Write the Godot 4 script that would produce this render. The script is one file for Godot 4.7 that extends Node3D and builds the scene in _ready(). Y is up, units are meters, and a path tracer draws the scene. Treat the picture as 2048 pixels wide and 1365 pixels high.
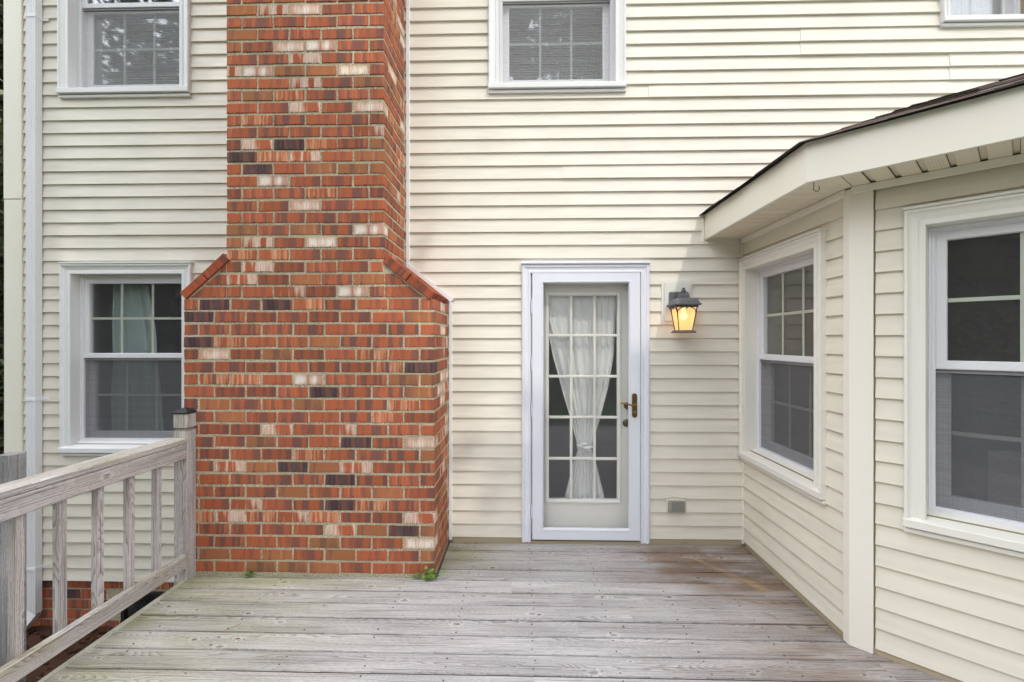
extends Node3D

# ---------------------------------------------------------------- helpers
var rng := RandomNumberGenerator.new()
var M := {}
var names := {}

func lin(r: float, g: float, b: float) -> Color:
	return Color(r, g, b).linear_to_srgb()

func mat(called: String, c: Color, rough := 0.7, spec := 0.4) -> StandardMaterial3D:
	var m := StandardMaterial3D.new()
	m.resource_name = called
	m.albedo_color = c
	m.roughness = rough
	m.metallic_specular = spec
	M[called] = m
	return m

func glass(called: String, c: Color, rough := 0.02) -> StandardMaterial3D:
	var m := mat(called, c, rough, 0.5)
	m.transparency = BaseMaterial3D.TRANSPARENCY_ALPHA
	return m

func mb() -> SurfaceTool:
	var st := SurfaceTool.new()
	st.begin(Mesh.PRIMITIVE_TRIANGLES)
	st.set_color(Color.WHITE)
	return st

func tri(st: SurfaceTool, a: Vector3, b: Vector3, c: Vector3, n: Vector3, ua := Vector2.ZERO, ub := Vector2.ZERO, uc := Vector2.ZERO) -> void:
	# front faces run clockwise: (b-a)x(c-a) points away from the viewer
	var flip := (b - a).cross(c - a).dot(n) > 0.0
	st.set_normal(n); st.set_uv(ua); st.add_vertex(a)
	if flip:
		st.set_normal(n); st.set_uv(uc); st.add_vertex(c)
		st.set_normal(n); st.set_uv(ub); st.add_vertex(b)
	else:
		st.set_normal(n); st.set_uv(ub); st.add_vertex(b)
		st.set_normal(n); st.set_uv(uc); st.add_vertex(c)

func quad(st: SurfaceTool, a: Vector3, b: Vector3, c: Vector3, d: Vector3, n: Vector3, uv := []) -> void:
	var u: Array = uv if uv.size() == 4 else [Vector2.ZERO, Vector2.RIGHT, Vector2.ONE, Vector2.DOWN]
	tri(st, a, b, c, n, u[0], u[1], u[2])
	tri(st, a, c, d, n, u[0], u[2], u[3])

func quadn(st: SurfaceTool, a: Vector3, b: Vector3, c: Vector3, d: Vector3, hint: Vector3) -> void:
	var n := (c - a).cross(d - b)
	if n.length_squared() < 1e-14:
		n = (b - a).cross(c - a)
	n = n.normalized()
	if n.dot(hint) < 0.0:
		n = -n
	quad(st, a, b, c, d, n)

func box(st: SurfaceTool, lo: Vector3, hi: Vector3, ch := 0.0) -> void:
	# a box, its edges chamfered by ch
	var c := (lo + hi) / 2.0
	var h := (hi - lo) / 2.0
	ch = minf(ch, minf(h.x, minf(h.y, h.z)) * 0.9)
	for ax in 3:
		var b := (ax + 1) % 3
		var d := (ax + 2) % 3
		for s in [-1.0, 1.0]:
			var n := Vector3.ZERO
			n[ax] = s
			var p := []
			for k in [[-1, -1], [1, -1], [1, 1], [-1, 1]]:
				var v := Vector3.ZERO
				v[ax] = s * h[ax]
				v[b] = k[0] * (h[b] - ch)
				v[d] = k[1] * (h[d] - ch)
				p.append(c + v)
			quad(st, p[0], p[1], p[2], p[3], n)
	if ch <= 0.0:
		return
	for ax in 3:
		var b := (ax + 1) % 3
		var d := (ax + 2) % 3
		for sb in [-1.0, 1.0]:
			for sd in [-1.0, 1.0]:
				var p := []
				for k in [[-1, 0], [1, 0], [1, 1], [-1, 1]]:
					var v := Vector3.ZERO
					v[ax] = k[0] * (h[ax] - ch)
					v[b] = sb * (h[b] - (0.0 if k[1] == 0 else ch))
					v[d] = sd * (h[d] - (ch if k[1] == 0 else 0.0))
					p.append(c + v)
				var n := Vector3.ZERO
				n[b] = sb
				n[d] = sd
				quad(st, p[0], p[1], p[2], p[3], n.normalized())
	for sx in [-1.0, 1.0]:
		for sy in [-1.0, 1.0]:
			for sz in [-1.0, 1.0]:
				var s := Vector3(sx, sy, sz)
				tri(st, c + s * (h - Vector3(0, ch, ch)), c + s * (h - Vector3(ch, 0, ch)), c + s * (h - Vector3(ch, ch, 0)), s.normalized())

func prism(st: SurfaceTool, poly: PackedVector2Array, t: Transform3D, z0: float, z1: float) -> void:
	# poly in local x, y, extruded along local z
	var idx := Geometry2D.triangulate_polygon(poly)
	for k in range(0, idx.size(), 3):
		for e in [[z0, -1.0], [z1, 1.0]]:
			var p := []
			for j in 3:
				p.append(t * Vector3(poly[idx[k + j]].x, poly[idx[k + j]].y, e[0]))
			tri(st, p[0], p[1], p[2], t.basis * Vector3(0, 0, e[1]))
	var area := 0.0
	for i in poly.size():
		area += poly[i].cross(poly[(i + 1) % poly.size()])
	for i in poly.size():
		var a := poly[i]
		var b := poly[(i + 1) % poly.size()]
		var e := (b - a).normalized()
		var n := Vector2(e.y, -e.x) * signf(area)
		quad(st, t * Vector3(a.x, a.y, z0), t * Vector3(b.x, b.y, z0), t * Vector3(b.x, b.y, z1), t * Vector3(a.x, a.y, z1), t.basis * Vector3(n.x, n.y, 0))

func tube(st: SurfaceTool, path: Array, radii: Array, sides := 8, capped := true) -> void:
	var rings := []
	var ref := Vector3(0.31, 0.21, 0.93).normalized()
	for i in path.size():
		var d: Vector3 = (path[mini(i + 1, path.size() - 1)] - path[maxi(i - 1, 0)]).normalized()
		var a := d.cross(ref).normalized()
		var b := d.cross(a).normalized()
		var ring := []
		for k in sides:
			var an := TAU * k / sides
			ring.append([path[i] + (a * cos(an) + b * sin(an)) * radii[i], a * cos(an) + b * sin(an)])
		rings.append(ring)
	for i in path.size() - 1:
		for k in sides:
			var q := [rings[i][k], rings[i][(k + 1) % sides], rings[i + 1][(k + 1) % sides], rings[i + 1][k]]
			for t in [[0, 1, 2], [0, 2, 3]]:
				var fn: Vector3 = q[0][1] + q[2][1]
				var o: Array = t
				if (q[t[1]][0] - q[t[0]][0]).cross(q[t[2]][0] - q[t[0]][0]).dot(fn) > 0.0:
					o = [t[0], t[2], t[1]]
				for j in o:
					st.set_normal(q[j][1])
					st.set_uv(Vector2(float(k) / sides, float(i)))
					st.add_vertex(q[j][0])
	if capped:
		for e in [0, path.size() - 1]:
			var d: Vector3 = (path[e] - path[1 if e == 0 else e - 1]).normalized()
			for k in range(1, sides - 1):
				tri(st, rings[e][0][0], rings[e][k][0], rings[e][k + 1][0], d)

func lathe(st: SurfaceTool, prof: Array, sides := 16, at := Vector3.ZERO, square := false) -> void:
	# prof: [radius, y] from bottom to top; square makes a four-sided shape
	var n := 4 if square else sides
	for i in prof.size() - 1:
		for k in n:
			var a0 := TAU * (k + (0.5 if square else 0.0)) / n
			var a1 := TAU * (k + (1.5 if square else 1.0)) / n
			var r0: float = prof[i][0] * (sqrt(2.0) if square else 1.0)
			var r1: float = prof[i + 1][0] * (sqrt(2.0) if square else 1.0)
			var p := [Vector3(cos(a0) * r0, prof[i][1], sin(a0) * r0), Vector3(cos(a1) * r0, prof[i][1], sin(a1) * r0), Vector3(cos(a1) * r1, prof[i + 1][1], sin(a1) * r1), Vector3(cos(a0) * r1, prof[i + 1][1], sin(a0) * r1)]
			var am := (a0 + a1) / 2.0
			var dr: float = prof[i + 1][0] - prof[i][0]
			var dy: float = prof[i + 1][1] - prof[i][1]
			var hint := Vector3(cos(am) * dy, -dr, sin(am) * dy)
			if hint.length() < 1e-7:
				continue
			if p[0].distance_to(p[1]) < 1e-6:
				quadn(st, at + p[0], at + p[2], at + p[3], at + p[3], hint)
			else:
				quadn(st, at + p[0], at + p[1], at + p[2], at + p[3], hint)

func ring_frame(st: SurfaceTool, r: Rect2, prof: Array, t := Transform3D(), open_bottom := false, zadd := 0.0) -> void:
	# a mitred frame: prof is a list of [inset, z] from the outer back edge to the inner back edge
	var zh := Vector3(0, 0, 1)
	for side in 4:
		if side == 0 and open_bottom:
			continue
		var inward: Vector3 = [Vector3(0, 1, 0), Vector3(-1, 0, 0), Vector3(0, -1, 0), Vector3(1, 0, 0)][side]
		for i in prof.size() - 1:
			var pts := []
			for e in [[i, 0], [i, 1], [i + 1, 1], [i + 1, 0]]:
				var d: float = prof[e[0]][0]
				var z: float = prof[e[0]][1] + zadd
				var x0 := r.position.x + d
				var x1 := r.end.x - d
				var y0 := r.position.y + (0.0 if open_bottom else d)
				var y1 := r.end.y - d
				var cs := [[Vector3(x0, y0, z), Vector3(x1, y0, z)], [Vector3(x1, y0, z), Vector3(x1, y1, z)], [Vector3(x1, y1, z), Vector3(x0, y1, z)], [Vector3(x0, y1, z), Vector3(x0, y0, z)]]
				pts.append(t * cs[side][e[1]])
			var di: float = prof[i + 1][0] - prof[i][0]
			var dz: float = prof[i + 1][1] - prof[i][1]
			quad(st, pts[0], pts[1], pts[2], pts[3], (t.basis * (zh * di - inward * dz)).normalized())

func numbered(called: String, parent: Node) -> String:
	var key := "%d/%s" % [parent.get_instance_id(), called]
	var k: int = names.get(key, 0)
	names[key] = k + 1
	return called if k == 0 else "%s_%03d" % [called, k]

func part(called: String, mesh, m: Material, parent: Node3D, t := Transform3D()) -> MeshInstance3D:
	# t is a place in the world
	var o := MeshInstance3D.new()
	o.name = numbered(called, parent)
	o.mesh = mesh.commit() if mesh is SurfaceTool else mesh
	o.material_override = m
	parent.add_child(o, true)
	o.global_transform = t
	return o

func thing(called: String, label: String, category: String, at := Vector3.ZERO, group := "") -> Node3D:
	var o := Node3D.new()
	o.name = numbered(called, self)
	add_child(o, true)
	o.position = at
	tag(o, label, category, group)
	return o

func tag(o: Node, label: String, category: String, group := "") -> void:
	o.set_meta("label", label)
	o.set_meta("category", category)
	if group:
		o.set_meta("group", group)

func struct(called: String, mesh, m: Material, label := "") -> MeshInstance3D:
	var o := part(called, mesh, m, self)
	o.set_meta("kind", "structure")
	if label:
		o.set_meta("label", label)
	return o

func stuff(o: Node) -> Node:
	o.set_meta("kind", "stuff")
	return o

func tex(w: int, h: int, data: PackedByteArray) -> ImageTexture:
	return ImageTexture.create_from_image(Image.create_from_data(w, h, false, Image.FORMAT_RGB8, data))

func put(d: PackedByteArray, at: int, c: Vector3) -> void:
	d[at] = clampi(int(c.x * 255.0), 0, 255)
	d[at + 1] = clampi(int(c.y * 255.0), 0, 255)
	d[at + 2] = clampi(int(c.z * 255.0), 0, 255)

func noise(s: int, f: float, oct := 1) -> FastNoiseLite:
	var n := FastNoiseLite.new()
	n.seed = s
	n.noise_type = FastNoiseLite.TYPE_SIMPLEX_SMOOTH
	n.frequency = f
	n.fractal_type = FastNoiseLite.FRACTAL_FBM if oct > 1 else FastNoiseLite.FRACTAL_NONE
	n.fractal_octaves = oct
	return n

# ---------------------------------------------------------------- textures
const TILES := 6
const BW := 160
const BH := 64

func brick_atlas() -> ImageTexture:
	# 6 x 6 faces of flashed brick. Rows: red, orange, tan streaks, partly limewashed, dark bands, white / dark
	var w := TILES * BW
	var h := TILES * BH
	var d := PackedByteArray()
	d.resize(w * h * 3)
	var nf := noise(5, 1.0)
	for ty in TILES:
		for tx in TILES:
			var id := ty * TILES + tx
			var so := id * 37.3
			var tone := 0.5 + 0.5 * sin(id * 2.4)
			var base := Vector3(0.625, 0.355, 0.25).lerp(Vector3(0.71, 0.395, 0.275), tone)
			if ty == 1:
				base = Vector3(0.60, 0.405, 0.28).lerp(Vector3(0.67, 0.425, 0.29), tone)
			var dark := Vector3(0.41, 0.305, 0.29).lerp(Vector3(0.50, 0.34, 0.305), tone)
			var white := Vector3(0.90, 0.865, 0.81)
			var tan := Vector3(0.80, 0.585, 0.435)
			for px in BW:
				var u := float(px) / BW
				# streaks across the face: a colour for each column, wavering a little on the way down
				for py in BH:
					var v := float(py) / BH
					var uu := u * 5.2 + 0.05 * nf.get_noise_2d(u * 6.0 + so, v * 2.0)
					var s1 := nf.get_noise_2d(uu * 0.55 + so, 3.0 + v * 0.10)
					var s2 := nf.get_noise_2d(uu * 1.7 + so, 9.0 + v * 0.22)
					var s3 := nf.get_noise_2d(uu * 5.0 + so, 17.0 + v * 0.45)
					var sp := nf.get_noise_2d(u * 60.0 + so, v * 24.0)
					var sp2 := nf.get_noise_2d(u * 150.0 + so, v * 60.0 + 4.0)
					var c := base
					var k := 0.0
					match ty:
						0:
							c = c.lerp(dark, clampf(s1 * 1.1 + 0.02 + s2 * 0.45, 0.0, 0.75))
							c = c.lerp(tan, clampf(-s2 * 0.8 - 0.35, 0.0, 0.35))
						1:
							c = c.lerp(dark, clampf(s1 * 1.0 - 0.05 + s3 * 0.25, 0.0, 0.6))
							c = c.lerp(tan, clampf(s2 * 0.9 - 0.35, 0.0, 0.4))
						2:
							c = c.lerp(tan, clampf(s2 * 0.9 + s1 * 0.7 + 0.18, 0.0, 0.6))
							c = c.lerp(white, clampf(s3 * 0.45 + s2 * 0.8 - 0.30, 0.0, 0.32))
							c = c.lerp(dark, clampf(-s1 * 1.2 - 0.3, 0.0, 0.6))
						3:
							k = clampf((s1 * 1.5 + s2 * 0.7 + 0.24) * 1.4, 0.0, 1.0)
							c = c.lerp(white, k * (0.72 + 0.25 * s3))
							c = c.lerp(base * 0.8, clampf(sp * 1.6 - 0.45, 0.0, 0.6))
						4:
							k = clampf((s1 * 1.2 + s2 * 0.55 + 0.22) * 1.1, 0.0, 0.9)
							c = c.lerp(dark, k)
							c = c.lerp(tan, clampf(-s2 * 0.8 - 0.45, 0.0, 0.3))
						5:
							if tx < 3:
								k = clampf(0.85 + s1 * 0.5 + s3 * 0.3, 0.0, 1.0)
								c = c.lerp(white, k)
								var edge := minf(minf(u, 1.0 - u) * 2.5, minf(v, 1.0 - v))
								c = c.lerp(base * 0.9, clampf((sp * 0.9 + 0.16 - edge * 2.2) * 3.0, 0.0, 0.8))
								c = c.lerp(base, clampf(s3 * 1.4 - 0.6, 0.0, 0.7))
							else:
								k = clampf(1.1 + s1 * 0.9 - maxf(0.0, absf(u - 0.45) - 0.42) * 4.0, 0.0, 1.0)
								c = c.lerp(Vector3(0.31, 0.235, 0.24).lerp(Vector3(0.37, 0.29, 0.29), 0.5 + s2), k)
					c *= 1.0 + 0.07 * sp + 0.06 * sp2
					# dark pits
					if sp2 > 0.62 and sp > 0.2:
						c *= 0.7
					# chipped, sooty spots along the lower arris
					c *= 1.0 - 0.6 * clampf((nf.get_noise_2d(u * 22.0 + so, 40.0) - 0.25 - (1.0 - v) * 3.2) * 5.0, 0.0, 1.0)
					# darker burnt arrises
					var e2 := minf(minf(u, 1.0 - u) * 2.5, minf(v, 1.0 - v))
					c *= 1.0 - 0.22 * clampf((0.06 - e2) * 14.0 + sp * 0.4, 0.0, 1.0)
					put(d, ((ty * BH + py) * w + tx * BW + px) * 3, c)
	return tex(w, h, d)

const WS := 10        # strips of wood in the atlas
const WW := 1536      # 4 m long
const WH := 64        # 0.14 m across

func wood_atlas() -> ImageTexture:
	var d := PackedByteArray()
	d.resize(WW * WS * WH * 3)
	var n1 := noise(11, 1.0)
	var r := RandomNumberGenerator.new()
	r.seed = 77
	for s in WS:
		var so := s * 53.7
		var vc := r.randf_range(-0.02, 0.16)
		var dep := r.randf_range(0.012, 0.05)
		var gap := r.randf_range(0.0048, 0.0075)
		var knots := []
		for k in r.randi_range(3, 6):
			knots.append([r.randf_range(0.1, 3.9), r.randf_range(0.02, 0.12), r.randf_range(0.006, 0.013), r.randf() < 0.5])
		for px in WW:
			var u := 4.0 * px / WW
			var a := dep + 0.030 * n1.get_noise_2d(u * 0.9, so) + 0.012 * n1.get_noise_2d(u * 2.6, so + 7.0)
			var v0 := vc + 0.05 * n1.get_noise_2d(u * 0.45, so + 20.0)
			var near := []
			for k in knots:
				if absf(u - k[0]) < 0.16:
					near.append(k)
			for py in WH:
				var v := 0.14 * py / WH
				var rad := sqrt((v - v0) * (v - v0) + a * a)
				var ring := rad / gap + 0.45 * n1.get_noise_2d(u * 2.2 + so, v * 40.0)
				var kd := 9.0
				var kc := false
				for k in near:
					var q: float = Vector2((u - k[0]) / 1.7, v - k[1]).length() / k[2]
					ring += 2.6 * exp(-q * q * 0.22) * (1.0 if v > k[1] else -1.0)
					if q < kd:
						kd = q
						kc = k[3]
				var f := ring - floorf(ring)
				var late := f * f * f
				var fib := n1.get_noise_2d(u * 4.0 + so, v * 700.0)
				var fib2 := n1.get_noise_2d(u * 1.3 + so, v * 300.0 + 50.0)
				var patch := n1.get_noise_2d(u * 1.3 + so, v * 9.0 + 80.0)
				var lum := 0.74 + 0.05 * patch - 0.20 * late + 0.045 * fib + 0.06 * fib2
				# weather checks
				var ck := n1.get_noise_2d(u * 1.0 + so + 300.0, v * 260.0)
				lum -= clampf((ck - 0.66) * 2.2, 0.0, 0.25)
				if kd < 2.4:
					lum += 0.07 * exp(-(kd - 1.5) * (kd - 1.5) * 5.0)
					if kd < 1.0:
						lum -= (0.30 if kc else 0.13) * (1.0 - kd * kd * 0.7)
				var warm := 0.012 + 0.02 * late
				put(d, ((s * WH + py) * WW + px) * 3, Vector3(lum + warm, lum, lum - warm * 0.6))
	return tex(WW, WS * WH, d)

func plain_noise(w: int, h: int, fx: float, fy: float, amp: float, s: int) -> ImageTexture:
	# a seamless tone around white-grey, to multiply a colour with
	var n := noise(s, 1.0, 3)
	var d := PackedByteArray()
	d.resize(w * h * 3)
	for y in h:
		for x in w:
			var ax := TAU * x / w
			var ay := TAU * y / h
			var p := Vector3(cos(ax) * fx, sin(ax) * fx, cos(ay) * fy)
			var v := 1.0 - amp + amp * n.get_noise_3dv(p + Vector3(0, 0, sin(ay) * fy * 1.31 + 0.37 * cos(ax) * fx))
			put(d, (y * w + x) * 3, Vector3(v, v, v))
	return tex(w, h, d)

func screen_texture(base: float) -> ImageTexture:
	# woven insect mesh: threads of uneven weight
	var w := 256
	var img := Image.create(w, w, false, Image.FORMAT_RGBA8)
	var r := RandomNumberGenerator.new()
	r.seed = 9
	var col := []
	var row := []
	for i in w:
		col.append(r.randf())
		row.append(r.randf())
	for y in w:
		for x in w:
			var a: float = base + 0.06 * col[x] + 0.10 * row[y] + 0.10 * r.randf()
			img.set_pixel(x, y, Color(0.82, 0.82, 0.83, a))
	return ImageTexture.create_from_image(img)

# ---------------------------------------------------------------- materials
func materials() -> void:
	var siding := mat("siding", lin(0.81, 0.758, 0.664), 0.5, 0.35)
	siding.albedo_texture = plain_noise(256, 256, 0.9, 2.2, 0.05, 3)
	siding.uv1_triplanar = true
	siding.uv1_world_triplanar = true
	siding.uv1_scale = Vector3(0.37, 1.1, 0.37)
	var sb := siding.duplicate() as StandardMaterial3D
	sb.albedo_color = lin(0.815, 0.756, 0.635)
	M["siding_bay"] = sb
	mat("white_trim", lin(0.76, 0.755, 0.755), 0.42, 0.4)
	mat("vinyl_frame", lin(0.72, 0.71, 0.735), 0.38, 0.4)
	mat("door_white", lin(0.735, 0.745, 0.81), 0.35, 0.45)
	mat("cream_trim", lin(0.80, 0.758, 0.665), 0.45, 0.4)
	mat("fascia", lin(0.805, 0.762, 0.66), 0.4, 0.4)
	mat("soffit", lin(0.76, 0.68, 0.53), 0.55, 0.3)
	mat("soffit_gap", lin(0.10, 0.085, 0.06), 0.9, 0.2)
	mat("sheathing", lin(0.30, 0.25, 0.17), 0.9, 0.2)
	mat("downspout", lin(0.745, 0.745, 0.765), 0.4, 0.4)
	mat("interior", lin(0.55, 0.52, 0.48), 0.9, 0.2)
	mat("inner_door", lin(0.82, 0.80, 0.74), 0.5, 0.35)
	mat("grille", lin(0.50, 0.52, 0.44), 0.5, 0.35)
	mat("pale_grille", lin(0.86, 0.86, 0.80), 0.5, 0.35)
	mat("dark_metal", lin(0.045, 0.042, 0.045), 0.45, 0.5)
	mat("pewter", lin(0.12, 0.117, 0.13), 0.5, 0.5)
	mat("black_plastic", lin(0.018, 0.018, 0.02), 0.5, 0.4)
	mat("gap", lin(0.03, 0.027, 0.025), 0.9, 0.2)
	mat("screen_frame", lin(0.20, 0.19, 0.20), 0.5, 0.4)
	var br := mat("brass", Color(0.60, 0.47, 0.23), 0.28, 0.5)
	br.metallic = 0.9
	var ob := mat("old_brass", Color(0.40, 0.33, 0.20), 0.42, 0.5)
	ob.metallic = 0.8
	var bk := mat("brick", Color.WHITE, 0.88, 0.3)
	bk.albedo_texture = brick_atlas()
	bk.vertex_color_use_as_albedo = true
	var cb := bk.duplicate() as StandardMaterial3D
	cb.albedo_color = Color(0.93, 0.86, 0.85)
	M["cap_brick"] = cb
	var mo := mat("mortar", lin(0.99, 0.87, 0.61), 0.95, 0.2)
	mo.albedo_texture = plain_noise(256, 256, 7.0, 7.0, 0.30, 21)
	mo.uv1_triplanar = true
	mo.uv1_world_triplanar = true
	mo.uv1_scale = Vector3(2.3, 2.3, 2.3)
	var wd := mat("wood", Color.WHITE, 0.85, 0.25)
	wd.albedo_texture = wood_atlas()
	wd.vertex_color_use_as_albedo = true
	wd.heightmap_enabled = true
	wd.heightmap_texture = wd.albedo_texture
	wd.heightmap_scale = 0.35
	glass("pane", Color(0.58, 0.58, 0.60, 0.07))
	var cp := mat("coated_pane", Color(0.96, 0.97, 0.98, 0.0), 0.02, 0.5)
	cp.refraction_enabled = true
	cp.refraction_scale = 0.085
	var sc := mat("insect_mesh", Color(0.50, 0.50, 0.515), 0.8, 0.3)
	sc.transparency = BaseMaterial3D.TRANSPARENCY_ALPHA
	sc.albedo_texture = screen_texture(0.42)
	var sm := sc.duplicate() as StandardMaterial3D
	sm.albedo_color = Color(1, 1, 1)  # paler mesh copy: sunlight on the upstairs screens put into the colour
	sm.albedo_texture = screen_texture(0.13)
	M["sunlit_mesh"] = sm
	mat("cream_white", lin(0.76, 0.73, 0.665), 0.42, 0.4)
	var sh := mat("sheer", lin(0.86, 0.865, 0.845), 0.9, 0.2)
	sh.backlight_enabled = true
	sh.backlight = Color(0.4, 0.4, 0.4)
	var te := mat("teal_cloth", lin(0.44, 0.55, 0.53), 0.9, 0.2)
	te.backlight_enabled = true
	te.backlight = Color(0.3, 0.32, 0.3)
	mat("blue_cloth", lin(0.66, 0.70, 0.80), 0.9, 0.2)
	mat("blind", lin(0.76, 0.74, 0.65), 0.6, 0.3)
	var am := glass("amber_glass", Color(0.95, 0.76, 0.44, 0.72), 0.5)
	am.emission_enabled = true
	am.emission = Color(1.0, 0.90, 0.68)
	am.emission_energy_multiplier = 0.55
	var bu := mat("bulb_glow", Color(1, 0.93, 0.78), 0.5)
	bu.emission_enabled = true
	bu.emission = Color(1.0, 0.86, 0.58)
	bu.emission_energy_multiplier = 4.5
	var shg := mat("shingle", Color.WHITE, 0.95, 0.2)
	shg.albedo_texture = plain_noise(256, 256, 26.0, 26.0, 0.34, 31)
	shg.uv1_triplanar = true
	shg.uv1_scale = Vector3(5, 5, 5)
	shg.vertex_color_use_as_albedo = true
	mat("felt", lin(0.022, 0.022, 0.024), 0.9, 0.2)
	mat("mulch", lin(0.055, 0.030, 0.020), 1.0, 0.1)
	mat("lawn", lin(0.075, 0.11, 0.045), 1.0, 0.1)
	var lf := mat("leaf", lin(0.095, 0.112, 0.062), 0.6, 0.35)
	lf.vertex_color_use_as_albedo = true
	lf.backlight_enabled = true
	lf.backlight = Color(0.36, 0.37, 0.25)
	mat("bark", lin(0.09, 0.07, 0.055), 0.95, 0.2)
	var wl := mat("weed_leaf", lin(0.16, 0.27, 0.05), 0.6, 0.3)
	wl.vertex_color_use_as_albedo = true
	mat("needle", lin(0.22, 0.085, 0.04), 0.8, 0.2)
	mat("nail", lin(0.05, 0.042, 0.038), 0.6, 0.4)
	var cl := glass("clear_plastic", Color(0.62, 0.62, 0.58, 0.35), 0.15)
	cl.metallic_specular = 0.6
	mat("receptacle", lin(0.33, 0.325, 0.30), 0.5, 0.4)
	mat("caulk", lin(0.66, 0.64, 0.54), 0.7, 0.3)

# ---------------------------------------------------------------- walls of clapboard
var house: Node3D
var bay: Node3D

func plank(st: SurfaceTool, x0: float, x1: float, y: float, pitch: float, ya: float, yb: float, proud := 0.0) -> void:
	# one course: lip at the bottom, sloping back to the top
	var lip := 0.0190 + proud
	var top := 0.003 + proud
	var f := func(v: float) -> float: return lerpf(lip, top, clampf((v - y) / pitch, 0.0, 1.0))
	var prof := []
	if ya <= y + 0.0005:
		prof = [[y, 0.001], [y, lip - 0.0018], [y + 0.0018, lip]]
	else:
		prof = [[ya, 0.001], [ya, f.call(ya)]]
	prof.append([yb, f.call(yb)])
	var n := maxi(1, int((x1 - x0) / 0.45))
	for k in n:
		var xa := lerpf(x0, x1, float(k) / n)
		var xb := lerpf(x0, x1, float(k + 1) / n)
		var wa := wob.get_noise_2d(xa * 60.0, y * 977.0) * 0.0006
		var wb := wob.get_noise_2d(xb * 60.0, y * 977.0) * 0.0006
		for i in prof.size() - 1:
			var dy: float = prof[i + 1][0] - prof[i][0]
			var dz: float = prof[i + 1][1] - prof[i][1]
			var nn := Vector3(0, -dz, dy).normalized()
			quad(st, Vector3(xa, prof[i][0] + wa, prof[i][1]), Vector3(xb, prof[i][0] + wb, prof[i][1]), Vector3(xb, prof[i + 1][0] + wb, prof[i + 1][1]), Vector3(xa, prof[i + 1][0] + wa, prof[i + 1][1]), nn)
	for e in [[x0, -1.0], [x1, 1.0]]:
		var y1: float = prof[0][0]
		quad(st, Vector3(e[0], y1, 0.001), Vector3(e[0], y1, prof[prof.size() - 2][1]), Vector3(e[0], yb, prof[prof.size() - 1][1]), Vector3(e[0], yb, 0.001), Vector3(e[1], 0, 0))

var wob := FastNoiseLite.new()

func clapboards(parent: Node3D, t: Transform3D, x0: float, x1: float, y0: float, y1: float, pitch: float, holes: Array, m: Material, seams := []) -> void:
	# holes: Rect2 that no plank may enter
	var y := y0
	while y < y1 - 0.02:
		var ye := minf(y + pitch + 0.003, y1)
		var cuts := [x0, x1]
		for s in seams:
			if absf(s[1] - y) < pitch * 0.5 and s[0] > x0 and s[0] < x1:
				cuts.append(s[0])
		for h in holes:
			if h.position.y < ye and h.end.y > y:
				cuts.append(clampf(h.position.x, x0, x1))
				cuts.append(clampf(h.end.x, x0, x1))
		cuts.sort()
		var runs := []
		for i in cuts.size() - 1:
			var a: float = cuts[i]
			var b: float = cuts[i + 1]
			if b - a < 0.004:
				continue
			var mid := (a + b) / 2.0
			var spans := [[y, ye]]
			for h in holes:
				if mid > h.position.x and mid < h.end.x:
					var out := []
					for s in spans:
						if h.end.y <= s[0] or h.position.y >= s[1]:
							out.append(s)
							continue
						if h.position.y > s[0]:
							out.append([s[0], h.position.y])
						if h.end.y < s[1]:
							out.append([h.end.y, s[1]])
					spans = out
			for s in spans:
				if s[1] - s[0] > 0.006:
					var seam_here := false
					for q in seams:
						if absf(q[1] - y) < pitch * 0.5 and absf(q[0] - a) < 0.001:
							seam_here = true
					if not seam_here and runs.size() and absf(runs[-1][1] - a) < 0.001 and absf(runs[-1][2] - s[0]) < 0.001 and absf(runs[-1][3] - s[1]) < 0.001:
						runs[-1][1] = b
					else:
						runs.append([a, b, s[0], s[1], 0.0038 if seam_here else 0.0])
		for r in runs:
			var st := mb()
			plank(st, r[0] - (0.012 if r[4] > 0.0 else 0.0), r[1], y, pitch, r[2], r[3], r[4])
			part("siding_plank", st, m, parent, t)
		y += pitch

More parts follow.
